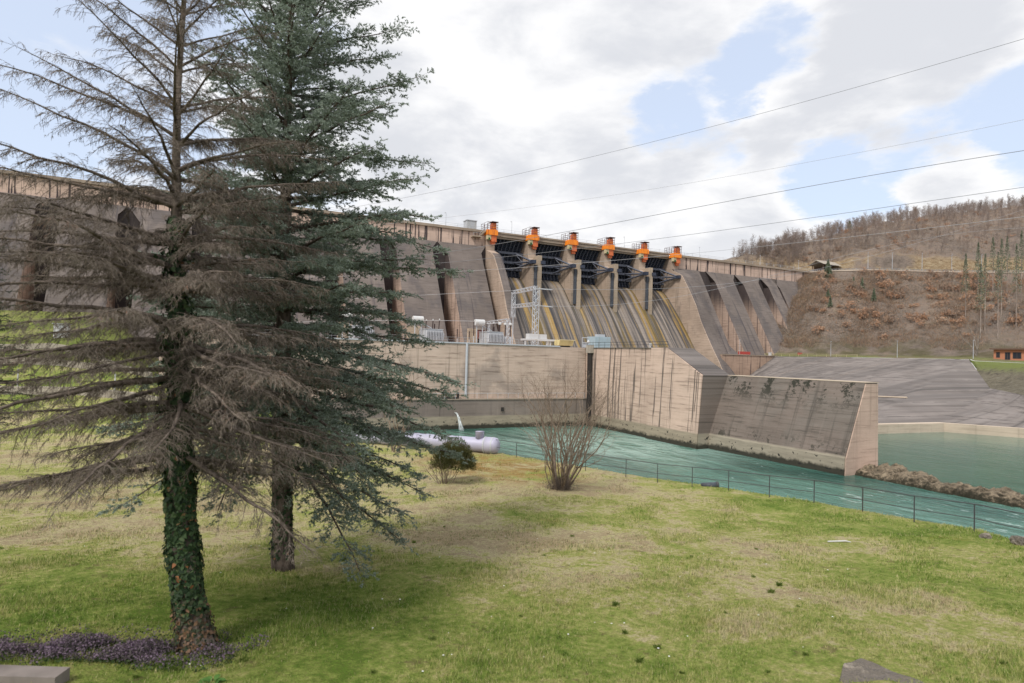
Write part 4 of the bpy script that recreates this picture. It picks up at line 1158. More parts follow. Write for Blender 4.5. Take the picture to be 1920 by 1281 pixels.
# insulated pipe
pa, pb = Vector((10.2, 51.8, 0)), Vector((19.75, 42.35, 0))
d = (pb - pa); L = d.length; d.normalize()
zc = gz(19.6, 42.4) + .60
pp = thing('insulated_pipe', 'fat white wrapped pipe with a short upright stub lying on the lawn edge', 'pipe', (15, 47, zc))
rng = random.Random(4)
pts, rad = [], []
n = 46
for i in range(n + 1):
    q = pa + d * (L * i / n); q.z = zc - .05 * (1 - i / n)
    pts.append(q); rad.append(.55 + .012 * math.sin(i * 1.9) + rng.uniform(-.014, .014))
MB().tube(pts, rad, 24).build('pipe', P['foil'], pp, smooth=True)
e = pb.copy(); e.z = zc
MB().tube([e - d * .75, e - d * .7, e + d * .0, e + d * .25, e + d * .42], [.55, .63, .63, .58, .33], 24).build('end_cap', P['foil'], pp, smooth=True)
for k in (.0, .62): MB().tube([e - d * (.72 - k * 1.0), e - d * (.62 - k * 1.0)], .65, 24).build('band', P['palegrey'], pp)
s0 = e - d * 1.15
MB().tube([s0 + Vector((0, 0, .4)), s0 + Vector((0, 0, 1.0)), s0 + Vector((0, 0, 1.02))], [.34, .34, .36], 18).build('stub', P['foil'], pp, smooth=True)
sp = thing('pipe_end', 'short grey pipe end sticking out of the bank beyond the fence', 'pipe', (25.2, 25.4, -7))
z0 = gz(24.3, 25.4)
MB().tube([(24.75, 25.75, z0 - .02), (25.5, 25.3, z0 + .06)], .17, 16).build('pipe', P['strip'], sp, smooth=True)
MB().tube([(25.42, 25.35, z0 + .053), (25.53, 25.28, z0 + .063)], .19, 16).build('collar', P['rail'], sp, smooth=True)

# ================================================================== RIGHT BANK OBJECTS
rlm = None
for i, (y, lab) in enumerate(((154.4, 'slim pale lamp post on the right bank, nearest the dam'), (129.4, 'slim pale lamp post on the right bank, middle one'), (106.1, 'slim pale lamp post on the right bank beside the orange house'))):
    b0 = (212, y, 2.9)
    if rlm is None: rlm = mast('lamp_post', lab, b0, 5.6, 'lamp posts on the right bank', r=.1)
    else: dup(rlm, label=lab, loc=b0)
rr = thing('bank_railing', 'low pale railing along the edge of the right bank road', 'railing', (206.5, 150, 2.8))
MB().bar((206.3, 188, 3.8), (206.6, 140, 3.75), .06).bar((206.3, 188, 3.4), (206.6, 140, 3.35), .05).build('rail', P['cream'], rr)
for i in range(13): MB().bar((206.3, 188 - 4 * i, 2.6), (206.3, 188 - 4 * i, 3.8), .07).build('post', P['cream'], rr)
for (x0, x1, y, lab) in ((187.5, 194.0, 176.5, 'low red barrier on the deck above the stained retaining wall'), (216.0, 218.6, 172, 'small red barrier box on the bank right of the retaining wall')):
    t = thing('red_barrier', lab, 'barrier', ((x0 + x1) / 2, y, 2.9), 'red barriers')
    z0 = 2.72 if x1 < 200 else 3.0
    MB().box(x0, x1, y, y + .08, z0 + .35, z0 + 1.5).build('panel', P['red'], t)
    for x in (x0 + .05, (x0 + x1) / 2, x1 - .05): MB().box(x - .05, x + .05, y + .081, y + .18, z0, z0 + 1.5).build('post', P['red'], t)
wt = thing('white_post', 'white concrete post at the right end of the retaining wall', 'post', (205.6, 177, 2.7))
MB().box(205.1, 206.0, 176.5, 177.3, 2.7, 4.2).build('shaft', P['white'], wt); MB().box(205.0, 206.1, 176.4, 177.4, 4.2, 4.35).build('cap', P['white'], wt)
pl_ = thing('deck_pole', 'thin tall pole on the deck at the foot of the second right buttress', 'pole', (187, 176, 2.7))
MB().tube([(187, 175.4, 2.7), (187, 175.4, 8.6)], .06, 6).build('shaft', P['galv'], pl_); MB().box(186.9, 187.1, 175.3, 175.5, 8.6, 8.9).build('head', P['galv'], pl_)
# orange house
ho = thing('orange_house', 'low terracotta house with flat roof and dark windows on the right bank', 'house', (228, 100, 2.9))
HX, HY, HZ = 225.0, 106.8, 2.95
MB().box(HX, HX + 9, 84, HY, HZ - .5, HZ + 3.2).build('wall', P['terracotta'], ho)
rf = MB().box(HX - .9, HX + 9.9, 83.2, HY + .8, HZ + 3.2, HZ + 3.55).build('roof', P['wood'], ho)
MB().box(HX - .75, HX + 9.7, 83.4, HY + .6, HZ + 3.55, HZ + 3.62).build('roof_sheet', P['rust'], rf)
for y0, y1, zz in ((105.0, 106.1, .6), (102.2, 103.7, .0), (99.3, 101.6, .35), (95.5, 98.4, .35), (91.5, 94.6, .35)):
    wn = MB().box(HX - .05, HX - .003, y0, y1, HZ + zz, HZ + 2.4).build('window', P['wood'], ho)
    MB().box(HX - .08, HX - .052, y0 + .12, (y0 + y1) / 2 - .04, HZ + zz + .12, HZ + 2.28).box(HX - .08, HX - .052, (y0 + y1) / 2 + .04, y1 - .12, HZ + zz + .12, HZ + 2.28).build('pane', P['glass'], wn)
# pavilion at the end of the crest
pv = thing('pavilion', 'small open pavilion with pitched grey roof at the right end of the crest', 'pavilion', (269, 200, 44))
for x, y in ((263.6, 196.6), (263.6, 202.4), (274.4, 196.6), (274.4, 202.4), (269, 196.6)): MB().box(x - .18, x + .18, y - .18, y + .18, 42.5, 48.2).build('post', P['wood'], pv)
MB().prism_x([(195.4, 48.0), (199.5, 50.4), (203.6, 48.0), (199.5, 50.0)], 262.2, 275.8).build('roof', P['stone'], pv)
MB().box(262.8, 275.2, 196.2, 202.8, 41.5, 44.75).build('base', C['pierend'], pv)
MB().box(264, 274, 201.9, 202.1, 44.75, 47.6).box(263.8, 274.2, 196.55, 196.65, 45.6, 45.75).build('back_wall', P['wood'], pv)
# guard rail on the hill road
gr = thing('guard_rail', 'long grey guard rail along the road across the hillside', 'guard rail', (300, 170, 44.4))
cs = np.linspace(1.6, 7.2, 84); gp = hill(cs, np.full_like(cs, .504))
for hh in (1.15, .6):
    MB().tube([(p_[0], p_[1], p_[2] + hh) for p_ in gp], .09, 5).build('rail', P['greyrail'], gr)
for p_ in gp[::1]: MB().box(p_[0] - .12, p_[0] + .12, p_[1] - .12, p_[1] + .12, p_[2] - .3, p_[2] + 1.2).build('post', P['greyrail'], gr)
kp = hill(np.linspace(1.6, 7.2, 60), np.full(60, .4985))
mb = MB(); v = [tuple(q + np.array([0, 0, dz_])) for dz_ in (-.9, .1) for q in kp]
mb.add(v, [(i, i + 1, i + 61, i + 60) for i in range(59)]); kw = mb
m_rk = MB().tube([tuple(q) for q in kp], .55, 4).build('road_kerb', C['coping'])
tag(m_rk, 'grey concrete edge of the hillside road under the guard rail', 'kerb')
hl = None
for i, c in enumerate((2.9, 3.35, 3.9, 4.45, 5.0)):
    q = hill(np.array([c]), np.array([.506]))[0]
    lab = 'thin road lamp on the hillside road, ' + ('nearest the crest', 'second from the crest', 'below the yellow rock cut', 'left of the tall pines', 'among the tall pines')[i]
    if hl is None: hl = mast('road_lamp', lab, tuple(q), 8.5, 'lamps along the hillside road', r=.13)
    else: dup(hl, label=lab, loc=q)

# ================================================================== LEFT TERRACES
for i, (a, b2, lab) in enumerate((((-4, 69), (-34, 83), 'pale kerb wall on the lower grass terrace behind the dead spruce'), ((-6, 88), (-42, 104), 'pale kerb wall on the middle grass terrace'), ((-10, 106), (-52, 122), 'pale kerb wall on the highest grass terrace'))):
    mb = MB(); n = 24
    p0, p1 = Vector((*a, 0)), Vector((*b2, 0))
    for k in range(n):
        q0, q1 = p0.lerp(p1, k / n), p0.lerp(p1, (k + 1) / n)
        nn = (q1 - q0).cross(Vector((0, 0, 1))).normalized() * .3
        z0, z1 = gz(q0.x, q0.y), gz(q1.x, q1.y)
        vs = []
        for q, z in ((q0, z0), (q1, z1)):
            for s_ in (-1, 1):
                for h_ in (-.6, .75): vs.append((q.x + nn.x * s_, q.y + nn.y * s_, z + h_))
        mb.add(vs, [(0, 4, 5, 1), (2, 3, 7, 6), (1, 5, 7, 3), (0, 1, 3, 2), (4, 6, 7, 5)])
    tag(mb.build('terrace_kerb', P['stone']), lab, 'kerb wall', 'terrace kerb walls')
lc = thing('white_kiosk', 'small white kiosk on the grass terrace seen through dead branches', 'kiosk', (-22, 128, 0))
kz = gz(-22.4, 128)
MB().box(-23.2, -21.2, 127, 129, kz - .5, kz + 2.0).build('wall', P['white'], lc)
MB().box(-23.4, -21.0, 126.8, 129.2, kz + 2.0, kz + 2.15).build('roof', P['palegrey'], lc)
MB().box(-22.5, -21.8, 126.94, 126.998, kz + .1, kz + 1.8).build('door', P['palegrey'], lc)
for i, (x, y) in enumerate(((-24, 77), (-26.5, 96), (-17, 78), (-8, 72))):
    z = gz(x, y)
    t = thing('marker_post', ('slim white marker post left of the dead spruce on the terrace', 'slim white marker post on the middle terrace', 'slim white marker post above the lower kerb wall', 'slim white marker post close to the dead spruce trunk')[i], 'post', (x, y, z), 'marker posts on the terraces')
    MB().tube([(x, y, z - .2), (x, y, z + 2.2)], .07, 6).build('shaft', P['white'], t); MB().tube([(x, y, z + 2.2), (x, y, z + 2.35)], [.1, .08], 6).build('cap', P['palegrey'], t)

# ================================================================== LAWN DETAILS
SL = rockmat('slab_stone', (0.52, 0.45, 0.37), (0.24, 0.21, 0.185))
def flat_stone(name, poly, z0, hgt, label, cat):
    mb = MB(); n = len(poly)
    rng = random.Random(len(poly) * 7)
    V = []; F = []
    m_ = 26
    xs_ = np.array([q[0] for q in poly]); ys_ = np.array([q[1] for q in poly])
    cx, cy = xs_.mean(), ys_.mean()
    rings = []
    per = []
    for i in range(n):
        for k in range(8):
            t = k / 8; per.append((xs_[i] * (1 - t) + xs_[(i + 1) % n] * t, ys_[i] * (1 - t) + ys_[(i + 1) % n] * t))
    for sc_, zz in ((1.0, -.25), (1.0, hgt - .02), (.985, hgt), (.8, hgt), (.5, hgt), (.2, hgt)):
        ring = []
        for (x, y) in per:
            px, py = cx + (x - cx) * sc_, cy + (y - cy) * sc_
            w_ = mnoise.noise(Vector((px * 3, py * 3, 5)))
            ring.append((px + w_ * .03, py + w_ * .03, gz(px, py) * 0 + z0 + zz + (w_ * .012 if zz > 0 else 0)))
        rings.append(ring)
    k = len(per); V = [p_ for r_ in rings for p_ in r_]
    F = [(r_ * k + i, r_ * k + (i + 1) % k, (r_ + 1) * k + (i + 1) % k, (r_ + 1) * k + i) for r_ in range(len(rings) - 1) for i in range(k)]
    F.append([(len(rings) - 1) * k + i for i in range(k)])
    mb.add(V, F)
    return tag(mb.build(name, SL), label, cat)


flat_stone('stone_slab', [(9.1, 6.4), (9.7, 6.75), (10.1, 6.72), (10.28, 5.75), (10.2, 5.0), (9.0, 5.0)], gz(9.9, 6.2), .03, 'weathered grey stone slab in the grass at the bottom edge', 'stone slab')
kb = MB(); 
kz = gz(-2.2, 11.1)
kb.prism_z([(-4.2, 12.25), (-1.62, 10.92), (-1.75, 10.65), (-4.35, 11.95)], kz - .3, kz + .14)
tag(kb.build('stone_kerb', P['slab']), 'grey stone kerb at the bottom left corner beside the purple flowers', 'kerb')
ws = MB().tube([(19.75, 14.40, gz(19.75, 14.40) + .04), (20.3, 14.1, gz(20.3, 14.1) + .07), (20.45, 14.02, gz(20.45, 14.02) + .03)], [.022, .026, .015], 7)
tag(ws.build('white_stick', P['white']), 'white stick lying in the grass near the right end of the fence', 'stick')
bo = rock_mesh('boulder', (25.15, 11.15, gz(25.1, 11.1) + .08), (.22, .22, .2), 3, SL, n=24)
tag(bo, 'rough brown boulder at the lawn edge by the right border', 'boulder')
bo2 = rock_mesh('boulder', (25.5, 12.3, gz(25.5, 12.3) + .02), (.2, .18, .16), 5, SL, n=18)
tag(bo2, 'small rough stone behind the brown boulder at the lawn edge', 'boulder')
gp_ = thing('grey_panel', 'grey painted steel panel leaning at the right border of the lawn', 'panel', (23.6, 9.9, -6))
z0 = gz(23.6, 9.9)
mb = MB(); mb.add([(23.28, 10.05, z0 - .2), (23.95, 9.2, z0 - .2), (23.95, 9.2, z0 + .7), (23.33, 10.0, z0 + .62), (23.32, 10.09, z0 - .2), (23.99, 9.24, z0 - .2), (23.99, 9.24, z0 + .7), (23.37, 10.04, z0 + .62)], [(0, 1, 2, 3), (7, 6, 5, 4), (0, 4, 5, 1), (1, 5, 6, 2), (2, 6, 7, 3), (3, 7, 4, 0)])
mb.build('plate', P['palegrey'], gp_)
MB().box(23.96, 24.06, 9.1, 9.2, z0 - .3, z0 + .8).build('post', P['galv'], gp_)

# ================================================================== VEGETATION
def segs(P0, P1, R0, R1, n=3):
    """many thin tapered prisms"""
    P0, P1 = np.asarray(P0, float), np.asarray(P1, float); N = len(P0)
    R0 = np.broadcast_to(np.asarray(R0, float), (N,)); R1 = np.broadcast_to(np.asarray(R1, float), (N,))
    t = P1 - P0; t /= np.linalg.norm(t, axis=1, keepdims=True) + 1e-9
    a = np.where(np.abs(t[:, 2:3]) > .9, np.array([[1., 0, 0]]), np.array([[0, 0, 1.]]))
    u = np.cross(t, a); u /= np.linalg.norm(u, axis=1, keepdims=True) + 1e-9
    v = np.cross(t, u)
    V = np.empty((N, 2, n, 3))
    for k in range(n):
        d = u * math.cos(2 * math.pi * k / n) + v * math.sin(2 * math.pi * k / n)
        V[:, 0, k] = P0 + d * R0[:, None]; V[:, 1, k] = P1 + d * R1[:, None]
    base = (np.arange(N) * 2 * n)[:, None]
    F = np.concatenate([base + np.array([[k, (k + 1) % n, n + (k + 1) % n, n + k]]) for k in range(n)], 0)
    return V.reshape(-1, 3), F


def join(parts):
    Vs, Fs, o = [], [], 0
    for V, F in parts:
        Vs.append(V); Fs.append(F + o); o += len(V)
    return np.concatenate(Vs), np.concatenate(Fs)


def nrm(a): return a / (np.linalg.norm(a, axis=-1, keepdims=True) + 1e-9)


def conifer_skeleton(rng, path, zlo, zhi, dz, nbr, Lf, e0f, e1f, side_sp, side_len, sub_sp, sub_len, droop, gap=None, thin=.35, nup=0):
    """trunk path [(x,y,z,r)]; returns limb segments, side twigs (P,dir,len) and sub twigs"""
    path = np.array(path, float); pz = path[:, 2]
    limb0, limb1, lr0, lr1 = [], [], [], []
    SP, SD, SL_, SR = [], [], [], []
    z = zlo; az0 = rng.uniform(0, 6.28)
    while z < zhi:
        u = (z - zlo) / (zhi - zlo)
        bx, by = np.interp(z, pz, path[:, 0]), np.interp(z, pz, path[:, 1]); tr = np.interp(z, pz, path[:, 3])
        nb = max(3, nbr + rng.integers(-1, 2) - int(nup * u) + (3 if nup >= 3 and u < .5 else 0))
        az0 += 0.9
        for b in range(nb):
            az = az0 + 2 * math.pi * b / nb + rng.uniform(-.35, .35)
            L = Lf(u, az) * rng.uniform(.72, 1.12)
            if L < .15 or (gap and gap(u, az)): continue
            e0, e1 = e0f(u) + rng.uniform(-.13, .13), e1f(u) + rng.uniform(-.15, .15)
            n = 9
            p = np.array([bx, by, z + rng.uniform(-.12, .12)]); pts = [p]; bend = rng.uniform(-.25, .25)
            for k in range(n):
                t = (k + .5) / n; e = e0 + (e1 - e0) * t + rng.normal(0, .07); a = az + bend * t + rng.normal(0, .06)
                p = p + np.array([math.cos(a) * math.cos(e), math.sin(a) * math.cos(e), math.sin(e)]) * (L / n); pts.append(p)
            pts = np.array(pts)
            r0 = min(tr * .5, .014 + .011 * L); rr = r0 * (1 - np.linspace(0, 1, n + 1) ** .9 * .85)
            limb0.append(pts[:-1]); limb1.append(pts[1:]); lr0.append(rr[:-1]); lr1.append(rr[1:])
            ns = max(4, int(L / side_sp))
            t = np.sort(rng.uniform(.10, 1.0, ns)); t[-1] = 1.0
            f = t * n; i = np.minimum(f.astype(int), n - 1); q = pts[i] + (pts[i + 1] - pts[i]) * (f - i)[:, None]
            tg = nrm(pts[i + 1] - pts[i])
            hz = nrm(np.cross(tg, np.array([0, 0, 1.0])))
            upv = np.cross(hz, tg)
            sgn = np.where(np.arange(ns) % 2, 1.0, -1.0)
            ang = rng.uniform(.7, 1.1, ns); ang[-1] = 0.0
            sd = tg * np.cos(ang)[:, None] + hz * (np.sin(ang) * sgn)[:, None] + upv * rng.normal(.02, .22, ns)[:, None]
            sl = side_len(L) * (1 - .65 * t) * rng.uniform(.55, 1.15, ns) * np.minimum(1, (t + .12) * 2.4)
            sl[-1] = side_len(L) * .35
            SP.append(q); SD.append(nrm(sd)); SL_.append(sl); SR.append(np.clip(rr[i] * .3, .0032, .0062))
        z += dz * rng.uniform(.75, 1.25) * (1 - thin * u)
    limbs = (np.concatenate(limb0), np.concatenate(limb1), np.concatenate(lr0), np.concatenate(lr1))
    SP, SD, SL_, SR = np.concatenate(SP), np.concatenate(SD), np.concatenate(SL_), np.concatenate(SR)
    # side twigs: three drooping pieces
    dr = droop * rng.uniform(.4, 1.6, len(SP))
    def pt(t): return SP + SD * (SL_ * t)[:, None] - np.array([0, 0, 1.0]) * (dr * SL_ * SL_ * t * t)[:, None]
    side = [(pt(a), pt(b), SR * (1 - a * .7), SR * (1 - b * .7)) for a, b in ((0, .35), (.35, .7), (.7, 1))]
    cnt = np.maximum(1, (SL_ / sub_sp).astype(int))
    own = np.repeat(np.arange(len(SP)), cnt)
    t = rng.uniform(.08, 1.0, len(own))
    q = SP[own] + SD[own] * (SL_[own] * t)[:, None]; q[:, 2] -= dr[own] * SL_[own] ** 2 * t * t
    hz = nrm(np.cross(SD[own], np.array([0, 0, 1.0])))
    ang = rng.uniform(.5, 1.15, len(own)); sg = rng.choice([-1, 1], len(own))
    d = SD[own] * np.cos(ang)[:, None] + hz * (np.sin(ang) * sg)[:, None]
    d[:, 2] += rng.normal(0, .28, len(own)) - dr[own] * .75
    d = nrm(d)
    sl = sub_len * (1 - .5 * t) * rng.uniform(.5, 1.3, len(own))
    return limbs, side, (q, d, sl)


def needles(rng, q, d, sl, per, nl, nw, spread=.8):
    """triangular needle blades round each shoot"""
    N = len(q)
    own = np.repeat(np.arange(N), per)
    t = rng.uniform(0.0, 1.0, len(own))
    a = rng.normal(size=(len(own), 3)); ax = d[own]
    a = nrm(a - ax * (a * ax).sum(1, keepdims=True))
    p = q[own] + ax * (sl[own] * t)[:, None]
    nd = nrm(ax * .75 + a * spread); w_ = nrm(np.cross(nd, rng.normal(size=(len(own), 3)))) * nw
    ln = (nl * rng.uniform(.7, 1.2, len(own)))[:, None]
    V = np.stack([p - w_, p + w_, p + nd * ln], 1).reshape(-1, 3)
    F = np.arange(len(own) * 3).reshape(-1, 3)
    return V, F


def bark(name, a, b_, sc=6):
    m, nt, b, pos, out = material(name)
    p = nt.scale(pos, (1, 1, .25))
    f = nt.noise(p, sc, 5, .75)
    c = nt.mix(nt.ss(f, .35, .65), a, b_)
    nt.put(b.inputs['Base Color'], c); b.inputs['Roughness'].default_value = 1; b.inputs['Specular IOR Level'].default_value = .1
    nt.put(b.inputs['Normal'], nt.bump(f, 1.0, .05))
    return m


def leafmat(name, cols, scale, transl=.2, rnd=.35):
    m, nt, b, pos, out = material(name)
    f = nt.noise(pos, scale, 4, .65)
    isl = nt.new('ShaderNodeNewGeometry').outputs['Random Per Island']
    v = nt.math('ADD', nt.math('MULTIPLY', f, 1 - rnd), nt.math('MULTIPLY', isl, rnd))
    c = nt.ramp(v, cols)
    nt.put(b.inputs['Base Color'], c); b.inputs['Roughness'].default_value = .6; b.inputs['Specular IOR Level'].default_value = .2
    if transl:
        tb = nt.new('ShaderNodeBsdfTranslucent'); nt.put(tb.inputs[0], c)
        mx = nt.new('ShaderNodeMixShader'); mx.inputs[0].default_value = transl
        nt.l.new(b.outputs[0], mx.inputs[1]); nt.l.new(tb.outputs[0], mx.inputs[2]); nt.l.new(mx.outputs[0], out.inputs[0])
    return m


BK = {
    'spruce': bark('spruce_bark', (0.05, 0.04, 0.034), (0.16, 0.125, 0.105)),
    'dead': bark('dead_bark', (0.07, 0.056, 0.048), (0.19, 0.155, 0.13)),
    'pale': bark('pale_bark', (0.14, 0.12, 0.10), (0.30, 0.26, 0.225), 2),
    'shrub': bark('shrub_bark', (0.13, 0.095, 0.07), (0.30, 0.24, 0.19), 9),
}
DT, nt, b, pos, out = material('dead_twigs')
f = nt.noise(pos, 1.1, 4, .6)
isl = nt.new('ShaderNodeNewGeometry').outputs['Random Per Island']
c = nt.ramp(nt.math('ADD', nt.math('MULTIPLY', f, .75), nt.math('MULTIPLY', isl, .25)), [(.30, (.085, .067, .055)), (.48, (.16, .13, .108)), (.62, (.25, .215, .185)), (.76, (.21, .105, .07))])
nt.put(b.inputs['Base Color'], c); b.inputs['Roughness'].default_value = 1
NEED = leafmat('blue_spruce_needles', [(.25, (.10, .132, .088)), (.42, (.195, .24, .185)), (.58, (.315, .375, .32)), (.75, (.45, .51, .46))], 1.6, .45)
NEED2 = leafmat('dark_spruce_needles', [(.25, (.016, .034, .020)), (.5, (.036, .062, .036)), (.75, (.075, .105, .065))], 1.0, .15)
IVY = leafmat('ivy_leaves', [(.15, (.012, .026, .011)), (.5, (.026, .052, .020)), (.75, (.05, .085, .033)), (.85, (.07, .10, .04)), (.88, (.24, .10, .045)), (.95, (.32, .16, .07))], 2.0, .1, .75)
IVYD = leafmat('dry_ivy_leaves', [(.2, (.025, .04, .02)), (.5, (.05, .055, .03)), (.62, (.11, .07, .045)), (.85, (.22, .125, .07))], 3.0, .1, .7)


def trunk_path(px, s, wk=.97):
    out = []
    for x, y, wpx in px:
        q = at(x, y, s); out.append((q.x, q.y, q.z, wpx / 2 * s / FPX * wk))
    return out[::-1] if out[0][2] > out[-1][2] else out


def tube_path(path, n=14, rough=0.0, seed=0):
    P_ = []; R_ = []
    path = np.array(path)
    m = 60
    zz = np.linspace(path[0, 2], path[-1, 2], m)
    for z in zz:
        P_.append((np.interp(z, path[:, 2], path[:, 0]), np.interp(z, path[:, 2], path[:, 1]), z)); R_.append(np.interp(z, path[:, 2], path[:, 3]))
    mb = MB().tube(P_, R_, n)
    if rough:
        V = np.array(mb.v); k = 0
        for i in range(m):
            for j in range(n):
                q = Vector(V[k]); c = Vector(P_[i]); r_ = 1 + rough * mnoise.noise(Vector((q.x * 9 + seed, q.y * 9, q.z * 2.5)))
                V[k] = c + (q - c) * r_; k += 1
        mb.v = [tuple(q) for q in V]
    return mb


# ---- the dead, ivy-clad spruce in front
rng = np.random.default_rng(11)
tp = trunk_path([(376, 1235, 96), (366, 1195, 84), (352, 1110, 74), (341, 1000, 70), (337, 900, 66), (335, 800, 58), (335, 700, 50), (333, 560, 38), (331, 430, 29), (330, 300, 22), (335, 150, 16), (345, 0, 12.5), (354, -140, 8), (360, -260, 3)], 10.4, .68)
base = tp[0]
zg = gz(base[0], base[1])
tp[0] = (base[0], base[1], zg - .15, base[3])
def Ld(u, az):
    # the crown is fuller towards the open left side
    k = math.cos(az - math.atan2(CR.y, CR.x))
    return np.interp(u, [0, .08, .3, .55, .8, 1], [3.0, 3.4, 3.5, 3.2, 2.3, .4]) * (1 - .24 * max(k, 0) * min(1, max(0, u - .18) * 5) + .08 * max(-k, 0))
limbs, side, sub = conifer_skeleton(rng, tp, -1.85, 6.9, .45, 7, Ld, lambda u: np.interp(u, [0, .25, .5, .75, 1], [-.12, .06, .28, .62, .9]), lambda u: np.interp(u, [0, .25, .5, .75, 1], [-.32, -.20, .02, .38, .7]),
                                     .054, lambda L: min(.80, .25 * L + .12), .040, .20, .95,
                                     gap=lambda u, az: u < .075 and math.cos(az + math.pi / 2 + .46) > .55, thin=-.25, nup=3)
ds = thing('dead_spruce', 'tall dead spruce with bare grey brown branches and an ivy wrapped trunk', 'tree', (base[0], base[1], zg))
tube_path(tp, 16, .10).build('trunk', BK['dead'], ds, smooth=True)
V, F = join([segs(*limbs, n=6)] + [segs(*s_, n=4) for s_ in side])
br = mesh_np('branches', V, F, BK['dead'], ds)
q, d, sl = sub
e1 = q + d * (sl * .45)[:, None]; e2 = e1 + nrm(d + np.array([0, 0, -.75]) + rng.normal(0, .25, d.shape)) * (sl * .55)[:, None]
k1 = rng.random(len(q)) < .5; f1 = q + d * (sl * .3)[:, None]; f2 = f1 + nrm(d + rng.normal(0, .75, d.shape) + np.array([0, 0, -.5])) * (sl * .45)[:, None]
V, F = join([segs(q, e1, .0030, .0025), segs(e1, e2, .0025, .0018), segs(f1[k1], f2[k1], .0022, .0016)])
mesh_np('crown', V, F, DT, ds)
# dry needle wisps still clinging to the lower branches
keep = (rng.random(len(q)) < .30) & (q[:, 2] < 3.4)
V, F = needles(rng, q[keep], d[keep], sl[keep], 7, .035, .0035, .7)
mesh_np('dry_needles', V, F, DT, br)


def ivy(rng, path, z0, z1, count, size, mat, parent, name, off=.05):
    path = np.array(path)
    z = z0 + (z1 - z0) * rng.random(count) ** 1.15
    a = rng.uniform(0, 6.283, count)
    r = np.interp(z, path[:, 2], path[:, 3]) + rng.uniform(.0, off, count) * (1 + .8 * np.sin(z * 5 + a * 2))
    c = np.stack([np.interp(z, path[:, 2], path[:, 0]) + np.cos(a) * r, np.interp(z, path[:, 2], path[:, 1]) + np.sin(a) * r, z], 1)
    nrmv = nrm(np.stack([np.cos(a), np.sin(a), rng.uniform(-.1, .7, count)], 1) + rng.normal(0, .3, (count, 3)))
    dn = nrm(np.array([0, 0, -1.0]) + nrmv * rng.uniform(-.2, .5, (count, 1)) + rng.normal(0, .45, (count, 3)))
    dn = nrm(dn - nrmv * (dn * nrmv).sum(1, keepdims=True)); sd_ = np.cross(nrmv, dn)
    s = (size * rng.uniform(.4, 1.5, count))[:, None]
    pts = [(-.15, -.1), (.35, .55), (-.02, .35), (-.6, .5 - .25), (0, 0)]
    shape = [(0, -.45), (.55, -.35), (.42, .2), (0, .8), (-.42, .2), (-.55, -.35)]
    V = np.stack([c + sd_ * s * x + dn * s * y + nrmv * s * (.12 * abs(x)) for x, y in shape], 1).reshape(-1, 3)
    F = np.arange(count * 6).reshape(-1, 6)
    return mesh_np(name, V, F, mat, parent)


ivy(rng, tp, -4.4, -1.5, 4200, .055, IVY, ds, 'ivy', .045)
ivy(rng, tp, -1.5, 2.2, 2300, .065, IVY, ds, 'ivy', .12)
ivy(rng, tp, zg, -4.0, 1500, .045, IVYD, ds, 'dry_ivy', .05)

# ---- the living blue spruce behind it
rng = np.random.default_rng(5)
tp2 = trunk_path([(531, 1090, 46), (530, 1065, 42), (529, 1000, 38), (529, 900, 36), (530, 780, 32), (532, 600, 26), (535, 420, 20), (538, 250, 15), (545, 60, 11), (550, -100, 8), (556, -330, 2.5)], 15.6)
b2 = tp2[0]; zg2 = gz(b2[0], b2[1]); tp2[0] = (b2[0], b2[1], zg2 - .15, b2[3])
def Ll(u, az):
    # longer towards camera right
    k = math.cos(az - math.atan2(CR.y, CR.x))
    return np.interp(u, [0, .1, .3, .5, .7, .85, 1], [4.1, 4.3, 3.8, 3.3, 2.6, 1.7, .3]) * (1 + .08 * k - .30 * max(-k, 0) * min(1, u * 3))
limbs, side, sub = conifer_skeleton(rng, tp2, -2.9, 12.6, .37, 6, Ll, lambda u: np.interp(u, [0, .2, .5, .8, 1], [-.30, -.02, .32, .62, 1.0]), lambda u: np.interp(u, [0, .2, .5, .8, 1], [-.62, -.22, .12, .42, .8]),
                                     .064, lambda L: min(1.0, .27 * L + .20), .048, .19, .30, thin=-.15, nup=2,
                                     gap=lambda u, az: u < .045 and math.cos(az - math.atan2(CR.y, CR.x) - .2) < .45)
ls = thing('blue_spruce', 'tall living blue green spruce with full crown behind the dead one', 'tree', (b2[0], b2[1], zg2))
tube_path(tp2, 14, .12, 4).build('trunk', BK['spruce'], ls, smooth=True)
V, F = join([segs(*limbs, n=5)] + [segs(*s_, n=3) for s_ in side])
mesh_np('branches', V, F, BK['spruce'], ls)
q, d, sl = sub
d[:, 2] += .12; d = nrm(d)
keep = rng.random(len(q)) < .93
V, F = needles(rng, q[keep], d[keep], sl[keep] * 1.1, 12, .054, .012, .75)
mesh_np('crown', V, F, NEED, ls)
ivy(rng, tp2, zg2 + .3, -1.2, 1300, .05, IVY, ls, 'ivy', .04)

